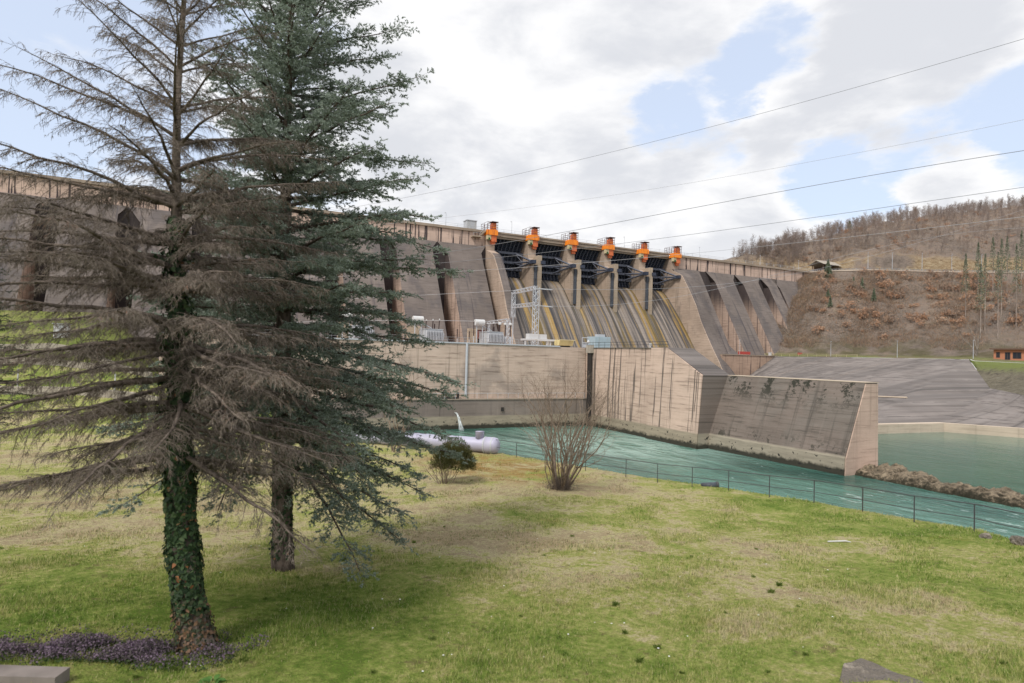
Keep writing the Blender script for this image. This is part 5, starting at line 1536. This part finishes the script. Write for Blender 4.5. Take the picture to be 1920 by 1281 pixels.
# ---- another dark conifer at the left border
rng = np.random.default_rng(23)
q0 = at(-60, 640, 27); zg3 = gz(q0.x, q0.y)
tp3 = [(q0.x, q0.y, zg3 - .1, .24), (q0.x, q0.y, 2, .16), (q0.x, q0.y, 7.6, .02)]
limbs, side, sub = conifer_skeleton(rng, tp3, -3.5, 7.5, .42, 6, lambda u, az: np.interp(u, [0, .5, 1], [2.9, 1.9, .2]), lambda u: .05 + .5 * u, lambda u: -.15 + .4 * u, .12, lambda L: min(.8, .25 * L + .15), .08, .17, .3)
t = thing('dark_spruce', 'dark green spruce cut off by the left border of the lawn', 'tree', (q0.x, q0.y, zg3))
tube_path(tp3).build('trunk', BK['spruce'], t)
V, F = join([segs(*limbs, n=4)] + [segs(*s_, n=3) for s_ in side]); mesh_np('branches', V, F, BK['spruce'], t)
q, d, sl = sub
V, F = needles(rng, q, d, sl * 1.2, 9, .06, .011, .75); mesh_np('crown', V, F, NEED2, t)


# ---- bare shrub and sapling
def bare_stems(rng, base, n, h, spread, r0, depth=4, lean=None):
    segA, segB, RA, RB = [], [], [], []
    def grow(p, d, L, r, lev):
        k = 5
        for i in range(k):
            d = nrm(d + rng.normal(0, .15 + .04 * lev, 3) + np.array([0, 0, .08]))
            q = p + d * L / k; r1 = r * .89
            segA.append(p); segB.append(q); RA.append(r); RB.append(r1)
            if lev < depth and i >= 1 and rng.random() < (.78 if lev else .62):
                s_ = nrm(np.cross(d, rng.normal(size=3)))
                grow(q, nrm(d * .75 + s_ * rng.uniform(.4, .8)), L * rng.uniform(.36, .58), r1 * .55, lev + 1)
            p, r = q, r1
        if lev < depth: grow(p, nrm(d + rng.normal(0, .2, 3)), L * .45, r * .8, lev + 1)
    for i in range(n):
        a = rng.uniform(0, 6.283); tilt = spread * math.sqrt(rng.random())
        d = np.array([math.cos(a) * math.sin(tilt), math.sin(a) * math.sin(tilt), math.cos(tilt)])
        p = np.array(base) + np.array([math.cos(a), math.sin(a), 0]) * rng.uniform(.05, .42)
        grow(p, d, h * rng.uniform(.55, .80), r0 * rng.uniform(.5, 1.1), 0)
    return segs(np.array(segA), np.array(segB), np.array(RA), np.array(RB), 5)


rng = np.random.default_rng(3)
bx, by = 16.57, 27.28; bz = gz(bx, by)
sh = thing('bare_shrub', 'large leafless many stemmed shrub in the middle of the lawn edge', 'shrub', (bx, by, bz))
V, F = bare_stems(rng, (bx, by, bz - .1), 32, 5.7, .58, .052, 3)
mesh_np('stems', V, F, BK['shrub'], sh)
q = np.stack([bx + rng.normal(0, .32, 900), by + rng.normal(0, .32, 900), bz + np.abs(rng.normal(0, .28, 900))], 1)
V, F = segs(q, q + nrm(rng.normal(0, 1, (900, 3)) + np.array([0, 0, .8])) * rng.uniform(.15, .5, (900, 1)), .006, .003)
mesh_np('base_twigs', V, F, BK['dead'], sh)
q0 = at(742, 812, 46)
bx, by = q0.x, q0.y; bz = gz(bx, by)
sa = thing('bare_sapling', 'leafless young tree behind the blue spruce in front of the powerhouse wall', 'tree', (bx, by, bz))
V, F = bare_stems(np.random.default_rng(8), (bx, by, bz - .1), 7, 7.2, .40, .06, 3)
mesh_np('stems', V, F, BK['shrub'], sa)

# ---- clipped conifer bush beside the pipe
rng = np.random.default_rng(9)
bx, by = at(850, 903, 33.1).x, at(850, 903, 33.1).y; bz = gz(bx, by)
cb = thing('conifer_bush', 'small rounded olive conifer bush with brown bare side near the pipe', 'bush', (bx, by, bz))
N = 7000
u = nrm(rng.normal(size=(N, 3))); u[:, 2] = np.abs(u[:, 2]) * 1.25 - .15
rad = .98 * (rng.uniform(.35, 1, N) ** .5)[:, None] * (1 + .22 * np.sin(u[:, :1] * 7 + u[:, 1:2] * 5))
q = np.array([bx, by, bz + .95]) + u * rad * np.array([1.05, 1.05, 1.1])
d = nrm(u + rng.normal(0, .4, (N, 3)) + np.array([0, 0, .5]))
V, F = needles(rng, q, d, np.full(N, .16), 9, .055, .011, .6)
mesh_np('foliage', V, F, leafmat('olive_needles', [(.25, (.03, .038, .012)), (.5, (.075, .08, .025)), (.7, (.15, .125, .045)), (.85, (.19, .13, .06))], 1.8, .1), cb)
V, F = bare_stems(np.random.default_rng(2), (bx - .45, by + .1, bz), 22, 1.5, .9, .022, 2)
mesh_np('stems', V, F, BK['shrub'], cb)

# ---- grass: individual blades over the lawn
rng = np.random.default_rng(77)
def inside_lawn(x, y): return edge_dist(x, y) < .55
def blades(n, smin, smax, hmin, hmax, wd, power=1.0, tuft=6, spread=.05):
    s = np.exp(rng.uniform(math.log(smin), math.log(smax), n)) if power == 0 else np.sqrt(rng.uniform(smin ** 2, smax ** 2, n))
    r = rng.uniform(-.90, .90, n) * s
    x = s * FX + r * FY; y = s * FY - r * FX
    k = inside_lawn(x, y); x, y = x[k], y[k]
    # patchiness
    f = np.sin(x * 1.3 + 2 * np.sin(y * .8)) + np.sin(y * 1.7 - x * .6 + 1.5 * np.sin(x * .5)) + rng.normal(0, .9, len(x))
    k = f > -.6; x, y, f = x[k], y[k], f[k]
    x = np.repeat(x, tuft) + rng.normal(0, spread, len(x) * tuft); y = np.repeat(y, tuft) + rng.normal(0, spread, len(y) * tuft)
    hh = rng.uniform(hmin, hmax, len(x)) * np.repeat(np.clip(.6 + f * .36, .4, 2.4), tuft)
    z = gheight(x, y)
    a = rng.uniform(0, 6.283, len(x)); ln = rng.uniform(.15, .9, len(x)) * hh
    p = np.stack([x, y, z - .004], 1); w_ = np.stack([-np.sin(a), np.cos(a), 0 * a], 1) * wd
    tip = p + np.stack([np.cos(a) * ln, np.sin(a) * ln, hh], 1)
    V = np.stack([p - w_, p + w_, tip], 1).reshape(-1, 3)
    tint = np.repeat(rng.uniform(0, 1, len(x)), 3)
    return V, tint


gm, nt, b, pos, out = material('grass_blades')
c, mid, fin = lawn_colour(nt, pos)
ti = nt.new('ShaderNodeAttribute'); ti.attribute_name = 'tint'
tv = ti.outputs['Fac']
c = nt.mix(nt.ss(tv, .70, .95, 0, .8), c, (0.50, 0.43, 0.24))
c = nt.mix(nt.ss(tv, .45, .10, 0, .75), c, (0.085, 0.175, 0.025))
nt.put(b.inputs['Base Color'], c); b.inputs['Roughness'].default_value = .7; b.inputs['Specular IOR Level'].default_value = .12
tb = nt.new('ShaderNodeBsdfTranslucent'); nt.put(tb.inputs[0], c); mx = nt.new('ShaderNodeMixShader'); mx.inputs[0].default_value = .3
nt.l.new(b.outputs[0], mx.inputs[1]); nt.l.new(tb.outputs[0], mx.inputs[2]); nt.l.new(mx.outputs[0], out.inputs[0])
parts = [blades(40000, 7.5, 16, .03, .085, .006, tuft=7, spread=.04), blades(34000, 15, 30, .035, .095, .011, tuft=6, spread=.06), blades(18000, 29, 60, .05, .11, .02, tuft=5, spread=.12), blades(7000, 55, 130, .08, .2, .05, tuft=4, spread=.3)]
V = np.concatenate([p_[0] for p_ in parts]); T = np.concatenate([p_[1] for p_ in parts])
tag(mesh_np('grass', V, np.arange(len(V)).reshape(-1, 3), gm, cattr=T), kind='stuff')
# taller tufts that can be told apart
TM = leafmat('tuft_blades', [(.2, (.12, .20, .035)), (.5, (.21, .30, .065)), (.8, (.40, .44, .16))], 1.2, .55)
tuft_me = []
def tuft_shape(n, hh, sp_):
    x = rng.normal(0, sp_, n); y = rng.normal(0, sp_, n)
    a = rng.uniform(0, 6.283, n); h_ = hh * rng.uniform(.4, 1.15, n) * np.exp(-(x * x + y * y) / (4 * sp_ * sp_)); ln = h_ * rng.uniform(.1, .9, n)
    p_ = np.stack([x, y, 0 * x - .02], 1); w_ = np.stack([-np.sin(a), np.cos(a), 0 * a], 1) * .005
    m_ = p_ + np.stack([np.cos(a) * ln * .35, np.sin(a) * ln * .35, h_ * .65], 1); tip = p_ + np.stack([np.cos(a) * ln, np.sin(a) * ln, h_], 1)
    V = np.stack([p_ - w_, p_ + w_, m_ + w_ * .7, tip, m_ - w_ * .7], 1).reshape(-1, 3)
    return mesh_np('grass_tuft', V, np.arange(n * 5).reshape(-1, 5), TM)
shapes = [tuft_shape(n_, h_, s_) for n_, h_, s_ in ((90, .11, .04), (80, .09, .035), (110, .13, .045), (90, .09, .045))]
spots_ = [(330, 1258, 2), (455, 1240, 0), (255, 1272, 2), (1440, 1262, 0), (1510, 1228, 2), (1860, 1098, 2), (1800, 1120, 2), (1890, 1060, 0), (560, 1085, 3), (610, 1100, 3), (690, 1085, 3), (1640, 1250, 1), (1000, 905, 2), (1090, 905, 2), (700, 1262, 0), (1360, 1150, 1)]
for _ in range(50): spots_.append((rng.uniform(0, 1900), rng.uniform(930, 1275), int(rng.integers(0, 4))))
usedt = set()
for px, py, k in spots_:
    s_lo, s_hi = 4.0, 120.0
    for _ in range(50):
        sm_ = (s_lo + s_hi) / 2; q = at(px, py, sm_)
        if q.z < gz(q.x, q.y): s_hi = sm_
        else: s_lo = sm_
    if float(edge_dist(np.array([q.x]), np.array([q.y]))[0]) > -.3: continue
    o = shapes[k]
    if k in usedt: o = o.copy(); COL.objects.link(o)
    usedt.add(k)
    o.location = (q.x, q.y, gz(q.x, q.y)); o.rotation_euler.z = rng.uniform(0, 6.28); sc_ = rng.uniform(.6, 1.15) * (1 + max(0, s_hi - 15) * .02); o.scale = (sc_, sc_, sc_)
    tag(o, 'tuft of taller green grass growing in the lawn', 'grass tuft', 'taller grass tufts in the lawn')

# purple ground cover round the dead spruce
def patch(name, spots, n, hh, mat, size):
    x, y = [], []
    for cx, cy, rx, ry, ang, wgt in spots:
        k = int(n * wgt); r_ = np.sqrt(rng.random(k)); a = rng.uniform(0, 6.283, k)
        lx, ly = np.cos(a) * r_ * rx, np.sin(a) * r_ * ry
        x.append(cx + lx * math.cos(ang) - ly * math.sin(ang)); y.append(cy + lx * math.sin(ang) + ly * math.cos(ang))
    x, y = np.concatenate(x), np.concatenate(y)
    f = np.sin(x * 6 + np.sin(y * 5)) + np.sin(y * 7 - x * 2); k = f + rng.normal(0, .8, len(x)) > -.5; x, y, f = x[k], y[k], f[k]
    z = gheight(x, y); h_ = hh * rng.uniform(.35, 1.0, len(x)) * (1 + .25 * np.clip(f, -1, 1))
    c = np.stack([x, y, z + h_], 1)
    u = nrm(rng.normal(size=c.shape) + np.array([0, 0, .6])); v = nrm(np.cross(u, rng.normal(size=c.shape))); w_ = np.cross(u, v)
    s = (size * rng.uniform(.6, 1.4, len(x)))[:, None]
    V = np.stack([c - v * s, c + w_ * s * .8, c + v * s, c - w_ * s * .8], 1).reshape(-1, 3)
    return mesh_np(name, V, np.arange(len(V)).reshape(-1, 4), mat)


PM = leafmat('purple_flowers', [(.2, (.06, .065, .04)), (.42, (.10, .085, .085)), (.6, (.19, .135, .19)), (.8, (.28, .21, .28))], 3.0, .2)
GM = leafmat('ground_cover_leaves', [(.25, (.03, .055, .02)), (.6, (.075, .115, .04)), (.85, (.13, .13, .07))], 3.0, .2)
ang = math.atan2(-FX, FY)
spots = [(-1.55, 12.0, 1.55, .42, ang, .5), (-.95, 11.9, .9, .35, ang, .2), (-2.6, 12.1, .8, .45, ang, .12), (-.25, 11.2, .9, .5, ang, .10), (.5, 11.5, .7, .5, ang, .05), (-1.3, 12.1, 2.2, .75, ang, .10)]
tag(patch('purple_ground_cover', spots, 15000, .15, PM, .016), kind='stuff')
tag(patch('ground_cover_leaves', spots, 9000, .055, GM, .018), kind='stuff')
# broad leaved plant
bp = thing('broad_leaf_plant', 'low plant with broad bright green leaves below the dead spruce trunk', 'plant', (.25, 10.1, gz(.25, 10.1)))
BL = leafmat('broad_leaf', [(.2, (.05, .13, .025)), (.6, (.10, .21, .05)), (.9, (.17, .27, .08))], 4.0, .25)
for i in range(11):
    a = i * 2.399 + rng.uniform(-.3, .3); L = rng.uniform(.14, .25); el = rng.uniform(.25, 1.0)
    c0 = np.array([.25, 10.1, gz(.25, 10.1)]) + np.array([math.cos(a), math.sin(a), 0]) * .04
    dv_ = np.array([math.cos(a) * math.cos(el), math.sin(a) * math.cos(el), math.sin(el)]); sdv = np.array([-math.sin(a), math.cos(a), 0])
    V = []
    for t_, w__ in ((0, .10), (.25, .8), (.5, 1.0), (.75, .75), (1.0, .06)):
        m_ = c0 + dv_ * L * t_ - np.array([0, 0, .10]) * t_ * t_ * L / .2
        V += [m_ - sdv * w__ * L * .28 + np.array([0, 0, .012]), m_, m_ + sdv * w__ * L * .28 + np.array([0, 0, .012])]
    F = [(k * 3 + j, k * 3 + j + 1, k * 3 + j + 4, k * 3 + j + 3) for k in range(4) for j in range(2)]
    mesh_np('leaf', V, F, BL, bp, smooth=True)
# daisies and pale stones
DM = paint('white_petals', (.75, .75, .72), .6, 0, .05)
x = []; 
dz_ = [(590, 1195), (1700, 0)]
pts_ = []
for _ in range(70):
    s = rng.uniform(9.5, 22); r = rng.uniform(-.7, .6) * s; pts_.append((s * FX + r * FY, s * FY - r * FX))
mb = MB()
for k, (x, y) in enumerate(pts_):
    z = gz(x, y) + .035; r_ = rng.uniform(.009, .022)
    mb.add([(x + math.cos(a) * r_, y + math.sin(a) * r_, z + (.006 if j % 2 else 0)) for j, a in enumerate(np.linspace(0, 6.283, 8, endpoint=False))], [tuple(range(8))])
tag(mb.build('daisies', DM), 'scattered tiny white daisies in the grass', 'daisies', kind='stuff')

# ---- trees on the hill
HB = bark('hill_bark', (0.20, 0.16, 0.135), (0.38, 0.32, 0.28), 1.0)
HT, nt, b, pos, out = material('hill_twigs')
oi = nt.new('ShaderNodeObjectInfo').outputs['Random']
f = nt.noise(pos, .4, 3)
c = nt.ramp(nt.math('ADD', nt.math('MULTIPLY', oi, .7), nt.math('MULTIPLY', f, .3)), [(.2, (.22, .175, .155)), (.45, (.31, .25, .22)), (.65, (.31, .235, .185)), (.85, (.38, .32, .285))])
nt.put(b.inputs['Base Color'], c); b.inputs['Roughness'].default_value = 1
RL = None
m, nt, b, pos, out = material('russet_leaves'); RL = m
oi = nt.new('ShaderNodeObjectInfo').outputs['Random']; isl = nt.new('ShaderNodeNewGeometry').outputs['Random Per Island']
c = nt.ramp(nt.math('ADD', nt.math('MULTIPLY', oi, .6), nt.math('MULTIPLY', isl, .4)), [(.15, (.25, .20, .165)), (.4, (.36, .23, .155)), (.6, (.46, .25, .145)), (.85, (.40, .31, .24))])
nt.put(b.inputs['Base Color'], c); b.inputs['Roughness'].default_value = .9


def bare_proto(seed, h):
    rng = np.random.default_rng(seed)
    A, B_, RA, RB = [], [], [], []
    top = []
    p = np.zeros(3); d = np.array([0, 0, 1.0]); n = 10; r = h * .011
    for i in range(n):
        d = nrm(d + rng.normal(0, .05, 3)); q = p + d * h / n; r1 = r * .86
        A.append(p); B_.append(q); RA.append(r); RB.append(r1)
        if i >= 2:
            for _ in range(3):
                a = rng.uniform(0, 6.283); L = h * rng.uniform(.14, .30) * (1.15 - .06 * i)
                bd = nrm(np.array([math.cos(a), math.sin(a), rng.uniform(.6, 1.5)])); bp_ = q; br_ = r1 * .45
                for k in range(4):
                    bd = nrm(bd + rng.normal(0, .16, 3) + np.array([0, 0, .12])); bq = bp_ + bd * L / 4
                    A.append(bp_); B_.append(bq); RA.append(br_); RB.append(br_ * .75)
                    for _2 in range(4):
                        td = nrm(bd + rng.normal(0, .55, 3)); tl = L * rng.uniform(.18, .45)
                        tq = bq + td * tl; top.append((bq, tq))
                        for _3 in range(3):
                            b0 = bq + (tq - bq) * rng.uniform(.3, 1); top.append((b0, b0 + nrm(td + rng.normal(0, .6, 3)) * tl * .6))
                    bp_, br_ = bq, br_ * .75
        p, r = q, r1
    t = thing('bare_tree', 'leafless grey brown tree on the wooded hill', 'tree', (0, 0, 0), 'bare trees on the hill')
    V, F = segs(np.array(A), np.array(B_), np.array(RA), np.array(RB), 5); mesh_np('trunk', V, F, HB, t)
    tp_ = np.array(top); V, F = segs(tp_[:, 0], tp_[:, 1], .016, .009, 3); mesh_np('crown', V, F, HT, t)
    return t


def leafy_proto(seed, h, w_, name, label, cat, group, mat, n, size, trunk=True, zc=.55, flat=1.0):
    rng = np.random.default_rng(seed)
    t = thing(name, label, cat, (0, 0, 0), group)
    u = nrm(rng.normal(size=(n, 3))); cl_ = rng.normal(0, .52, (22, 3))
    q = cl_[rng.integers(0, 22, n)] * .8 + u * rng.uniform(.05, .38, (n, 1))
    q = q * np.array([w_, w_, h * .45 * flat]) + np.array([0, 0, h * zc])
    q = q[q[:, 2] > .1]; n = len(q)
    a = nrm(rng.normal(size=(n, 3))); v = nrm(np.cross(a, rng.normal(size=(n, 3)))); w2 = np.cross(a, v)
    s = size * rng.uniform(.6, 1.5, (n, 1))
    V = np.stack([q - v * s, q + w2 * s * .6, q + v * s, q - w2 * s * .6], 1).reshape(-1, 3)
    mesh_np('crown', V, np.arange(n * 4).reshape(-1, 4), mat, t)
    A = np.zeros((7, 3)); k = rng.normal(0, .5, (7, 3)); k[:, 2] = h * rng.uniform(.5, .9, 7); k[:, :2] *= w_ * .7
    k[0] = (0, 0, h * .8)
    V, F = segs(A, k, h * .014, h * .004, 4); mesh_np('trunk', V, F, HB, t)
    return t


protos = [bare_proto(40 + i, hh) for i, hh in enumerate((7.5, 9, 9.5, 8, 6.8))]
rus = [leafy_proto(60 + i, hh, ww, 'russet_bush', 'russet leaved young oak on the lower hillside', 'bush', 'russet oaks on the hillside', RL, 300, .19) for i, (hh, ww) in enumerate(((3.6, 2.3), (4.6, 2.0), (2.8, 2.6), (3.2, 1.6), (4.2, 2.9)))]
PG = leafmat('pine_green', [(.25, (.09, .115, .075)), (.55, (.16, .19, .125)), (.8, (.24, .27, .185))], .5, .1)
HG = None


def put(proto, q, sc, used):
    rz = rng.uniform(0, 6.28)
    if not used:
        proto.location = q; proto.rotation_euler.z = rz; proto.scale = (sc,) * 3; return proto
    return dup(proto, loc=q, rotz=rz, scale=sc)


def seen(q, lo, hi):
    P_ = Vector(q); z = P_.dot(CF); x = 960 + FPX * P_.dot(CR) / z
    return lo < x < hi


used = set()
cnt = 0
# ridge row first, then the upper wood, then the lower slope
cand = [(c, 1.0 + rng.uniform(-.05, .03)) for c in rng.uniform(.8, 6.2, 150)] + [(c, v) for c, v in zip(rng.uniform(.9, 6.2, 240), .57 + .42 * rng.random(240) ** .8)]
for c, v in cand:
    q = hill(np.array([c]), np.array([v]))[0]
    if not seen(q, 1370, 1990): continue
    i = int(rng.integers(0, 5)); put(protos[i], tuple(q - np.array([0, 0, .2])), rng.uniform(.55, 1.05), i in used); used.add(i); cnt += 1
used = set()
for c, v in zip(rng.uniform(1.9, 6.0, 260), rng.uniform(.10, .48, 260)):
    q = hill(np.array([c]), np.array([v]))[0]
    if not seen(q, 1500, 1990) or (v < .16 and rng.random() < .8) or (c < 3.2 and rng.random() < .45): continue
    i = int(rng.integers(0, 5)); put(rus[i], tuple(q - np.array([0, 0, .3])), rng.uniform(.45, 1.25), ('r', i) in used); used.add(('r', i))
for c, v in zip(rng.uniform(1.8, 6.4, 60), .60 + .38 * rng.random(60)):
    q = hill(np.array([c]), np.array([v]))[0]
    if seen(q, 1400, 1990): put(rus[int(rng.integers(0, 3))], tuple(q - np.array([0, 0, .3])), rng.uniform(.6, 1.1), True)

# the wood behind the nearest trees reads as one mass
def wood_mass(n, clist, vlist, hmin, hmax, seed):
    rng = np.random.default_rng(seed)
    pr_ = []
    for s_ in range(4):
        A, B_, RA, RB = [], [], [], []
        p = np.zeros(3); d = np.array([0, 0, 1.0])
        for i in range(6):
            d = nrm(d + rng.normal(0, .06, 3)); q = p + d / 6
            A.append(p); B_.append(q); RA.append(.011 * (1 - i / 7)); RB.append(.011 * (1 - (i + 1) / 7))
            if i >= 1:
                for _ in range(9):
                    bd = nrm(np.array([*rng.normal(0, .7, 2), rng.uniform(.3, 1.3)])); L = rng.uniform(.12, .30)
                    A.append(q); B_.append(q + bd * L); RA.append(.0035); RB.append(.0012)
                    for _2 in range(5):
                        b0 = q + bd * L * rng.uniform(.3, 1); e_ = b0 + nrm(bd + rng.normal(0, .6, 3)) * L * rng.uniform(.3, .7)
                        A.append(b0); B_.append(e_); RA.append(.0018); RB.append(.0008)
            p = q
        pr_.append(segs(np.array(A), np.array(B_), np.array(RA), np.array(RB), 3))
    Vs, Fs, o_ = [], [], 0
    qs = hill(clist, vlist)
    for q in qs:
        if not seen(q, 1370, 2000): continue
        V, F = pr_[int(rng.integers(0, 4))]; a = rng.uniform(0, 6.28); s_ = rng.uniform(hmin, hmax)
        ca, sa_ = math.cos(a), math.sin(a)
        W_ = np.stack([V[:, 0] * ca - V[:, 1] * sa_, V[:, 0] * sa_ + V[:, 1] * ca, V[:, 2]], 1) * s_ + q - np.array([0, 0, .3])
        Vs.append(W_); Fs.append(F + o_); o_ += len(V)
    return np.concatenate(Vs), np.concatenate(Fs)


rw_ = np.random.default_rng(91)
V, F = wood_mass(0, np.concatenate([rw_.uniform(.8, 6.2, 620), rw_.uniform(.8, 6.2, 150)]), np.concatenate([.57 + .45 * rw_.random(620) ** .75, rw_.uniform(.97, 1.06, 150)]), 4.5, 7.8, 92)
tag(mesh_np('hill_wood', V, F, HT), kind='stuff')

# undergrowth: leaf litter and brush clumps over the slope
N = 60000
c = rng.uniform(.9, 6.8, N); v = np.where(rng.random(N) < .55, rng.uniform(.15, .49, N), rng.uniform(.565, 1.0, N))
q = hill(c, v); f = np.sin(q[:, 0] * .19 + np.sin(q[:, 1] * .23) * 2) + np.sin(q[:, 1] * .31 - q[:, 0] * .11) + rng.normal(0, .7, N)
q = q[f > -.1]; N = len(q); q[:, 2] += np.abs(rng.normal(0, .55, N))
a = nrm(rng.normal(size=(N, 3))); v_ = nrm(np.cross(a, rng.normal(size=(N, 3)))); w2 = np.cross(a, v_); s = rng.uniform(.12, .34, (N, 1))
V = np.stack([q - v_ * s, q + w2 * s * .5, q + v_ * s, q - w2 * s * .5], 1).reshape(-1, 3)
UM = leafmat('undergrowth_brush', [(.25, (.17, .14, .12)), (.42, (.26, .21, .175)), (.52, (.33, .23, .16)), (.60, (.38, .22, .13)), (.75, (.30, .265, .19))], .12, .0, .5)
Vq, Fq = V, np.arange(N * 4).reshape(-1, 4)
NC = 19000
c = rng.uniform(1.0, 6.5, NC); v = np.where(rng.random(NC) < .72, rng.uniform(.07, .49, NC), rng.uniform(.57, 1.0, NC))
q = hill(c, v); f = np.sin(q[:, 0] * .13 + np.sin(q[:, 1] * .17) * 2) + np.sin(q[:, 1] * .21 - q[:, 0] * .08) + rng.normal(0, .8, NC)
q = q[f > -.4]; NC = len(q)
own = np.repeat(np.arange(NC), 9); p0 = q[own] + rng.normal(0, .45, (len(own), 3)) * np.array([1, 1, .1]) - np.array([0, 0, .1])
hgt = (rng.uniform(.6, 2.6, NC)[own] * rng.uniform(.4, 1, len(own)))[:, None]
p1 = p0 + nrm(rng.normal(0, .55, p0.shape) + np.array([0, 0, 1.0])) * hgt
Vs_, Fs_ = segs(p0, p1, .035, .015, 3)
tag(mesh_np('undergrowth', np.concatenate([Vq, Vs_]), [list(r_) for r_ in Fq] + [list(r_) for r_ in (Fs_ + len(Vq))], UM), kind='stuff')


def pine(base, h, w_, seed, label, crown_from=.55, group=None, n=1500):
    rng = np.random.default_rng(seed)
    t = thing('pine_tree', label, 'tree', base, group)
    x, y, z = base
    MB().tube([(x, y, z - .5), (x + .15, y, z + h * .5), (x, y, z + h)], [h * .006, h * .005, h * .002], 6).build('trunk', HB, t)
    k = rng.uniform(crown_from, 1.0, n); rr = w_ * (1.05 - k) / (1.05 - crown_from) * np.sqrt(rng.random(n)); a = rng.integers(0, 9, n) * .7 + np.floor(k * 12) * 1.3 + rng.normal(0, .25, n)
    q = np.stack([x + np.cos(a) * rr, y + np.sin(a) * rr, z + h * k - rr * .15], 1)
    aa = nrm(rng.normal(size=(n, 3))); v = nrm(np.cross(aa, rng.normal(size=(n, 3)))); w2 = np.cross(aa, v); s = rng.uniform(.14, .34, (n, 1))
    V = np.stack([q - v * s, q + w2 * s * .5, q + v * s, q - w2 * s * .5], 1).reshape(-1, 3)
    mesh_np('crown', V, np.arange(n * 4).reshape(-1, 4), PG, t)
    return t


for i, (c, v, hh) in enumerate(((4.78, .20, 27), (4.95, .30, 25), (5.05, .16, 30), (5.15, .34, 24), (5.25, .22, 30), (5.33, .32, 27), (5.42, .18, 32), (5.5, .28, 29), (5.6, .20, 31), (5.0, .10, 29), (5.2, .12, 32), (5.7, .24, 31))):
    q = hill(np.array([c]), np.array([v]))[0]
    pine(tuple(q), hh, 2.0, 100 + i, 'tall slender pine with bare pale trunk and thin crown by the right border', .42, 'slender pines at the right border', 620)
q0 = (261.5, 192.5, 39.0)
pine(q0, 10.5, 3.0, 130, 'dense dark green conifer at the right end of the dam crest', .04, None, 5000)
for px, py, dd, hh, lab in ((1593, 432, 370, 9, 'small dark pine standing out on the ridge above the pavilion'), (1425, 472, 338, 9, 'dark green pine on the ridge just above the right crest')):
    q = at(px, py + 10, dd); pine(tuple(q), hh, 2.6, int(px), lab, .25, None, 1200)
for i in range(6):
    c_, v_2 = rng.uniform(2.2, 3.6), rng.uniform(.12, .46)
    q = hill(np.array([c_]), np.array([v_2]))[0]
    pine(tuple(q), rng.uniform(3, 6), 1.2, 200 + i, 'small young pine among the dry brush of the lower hillside', .1, 'young pines on the lower hillside', 500)
# bare pale tree by the house
q = hill(np.array([4.95]), np.array([.03]))[0]
pt_ = thing('pale_bare_tree', 'pale leafless tree with forked limbs behind the orange house', 'tree', tuple(q))
V, F = bare_stems(np.random.default_rng(31), tuple(q), 4, 11, .55, .22, 2); mesh_np('stems', V, F, BK['pale'], pt_)
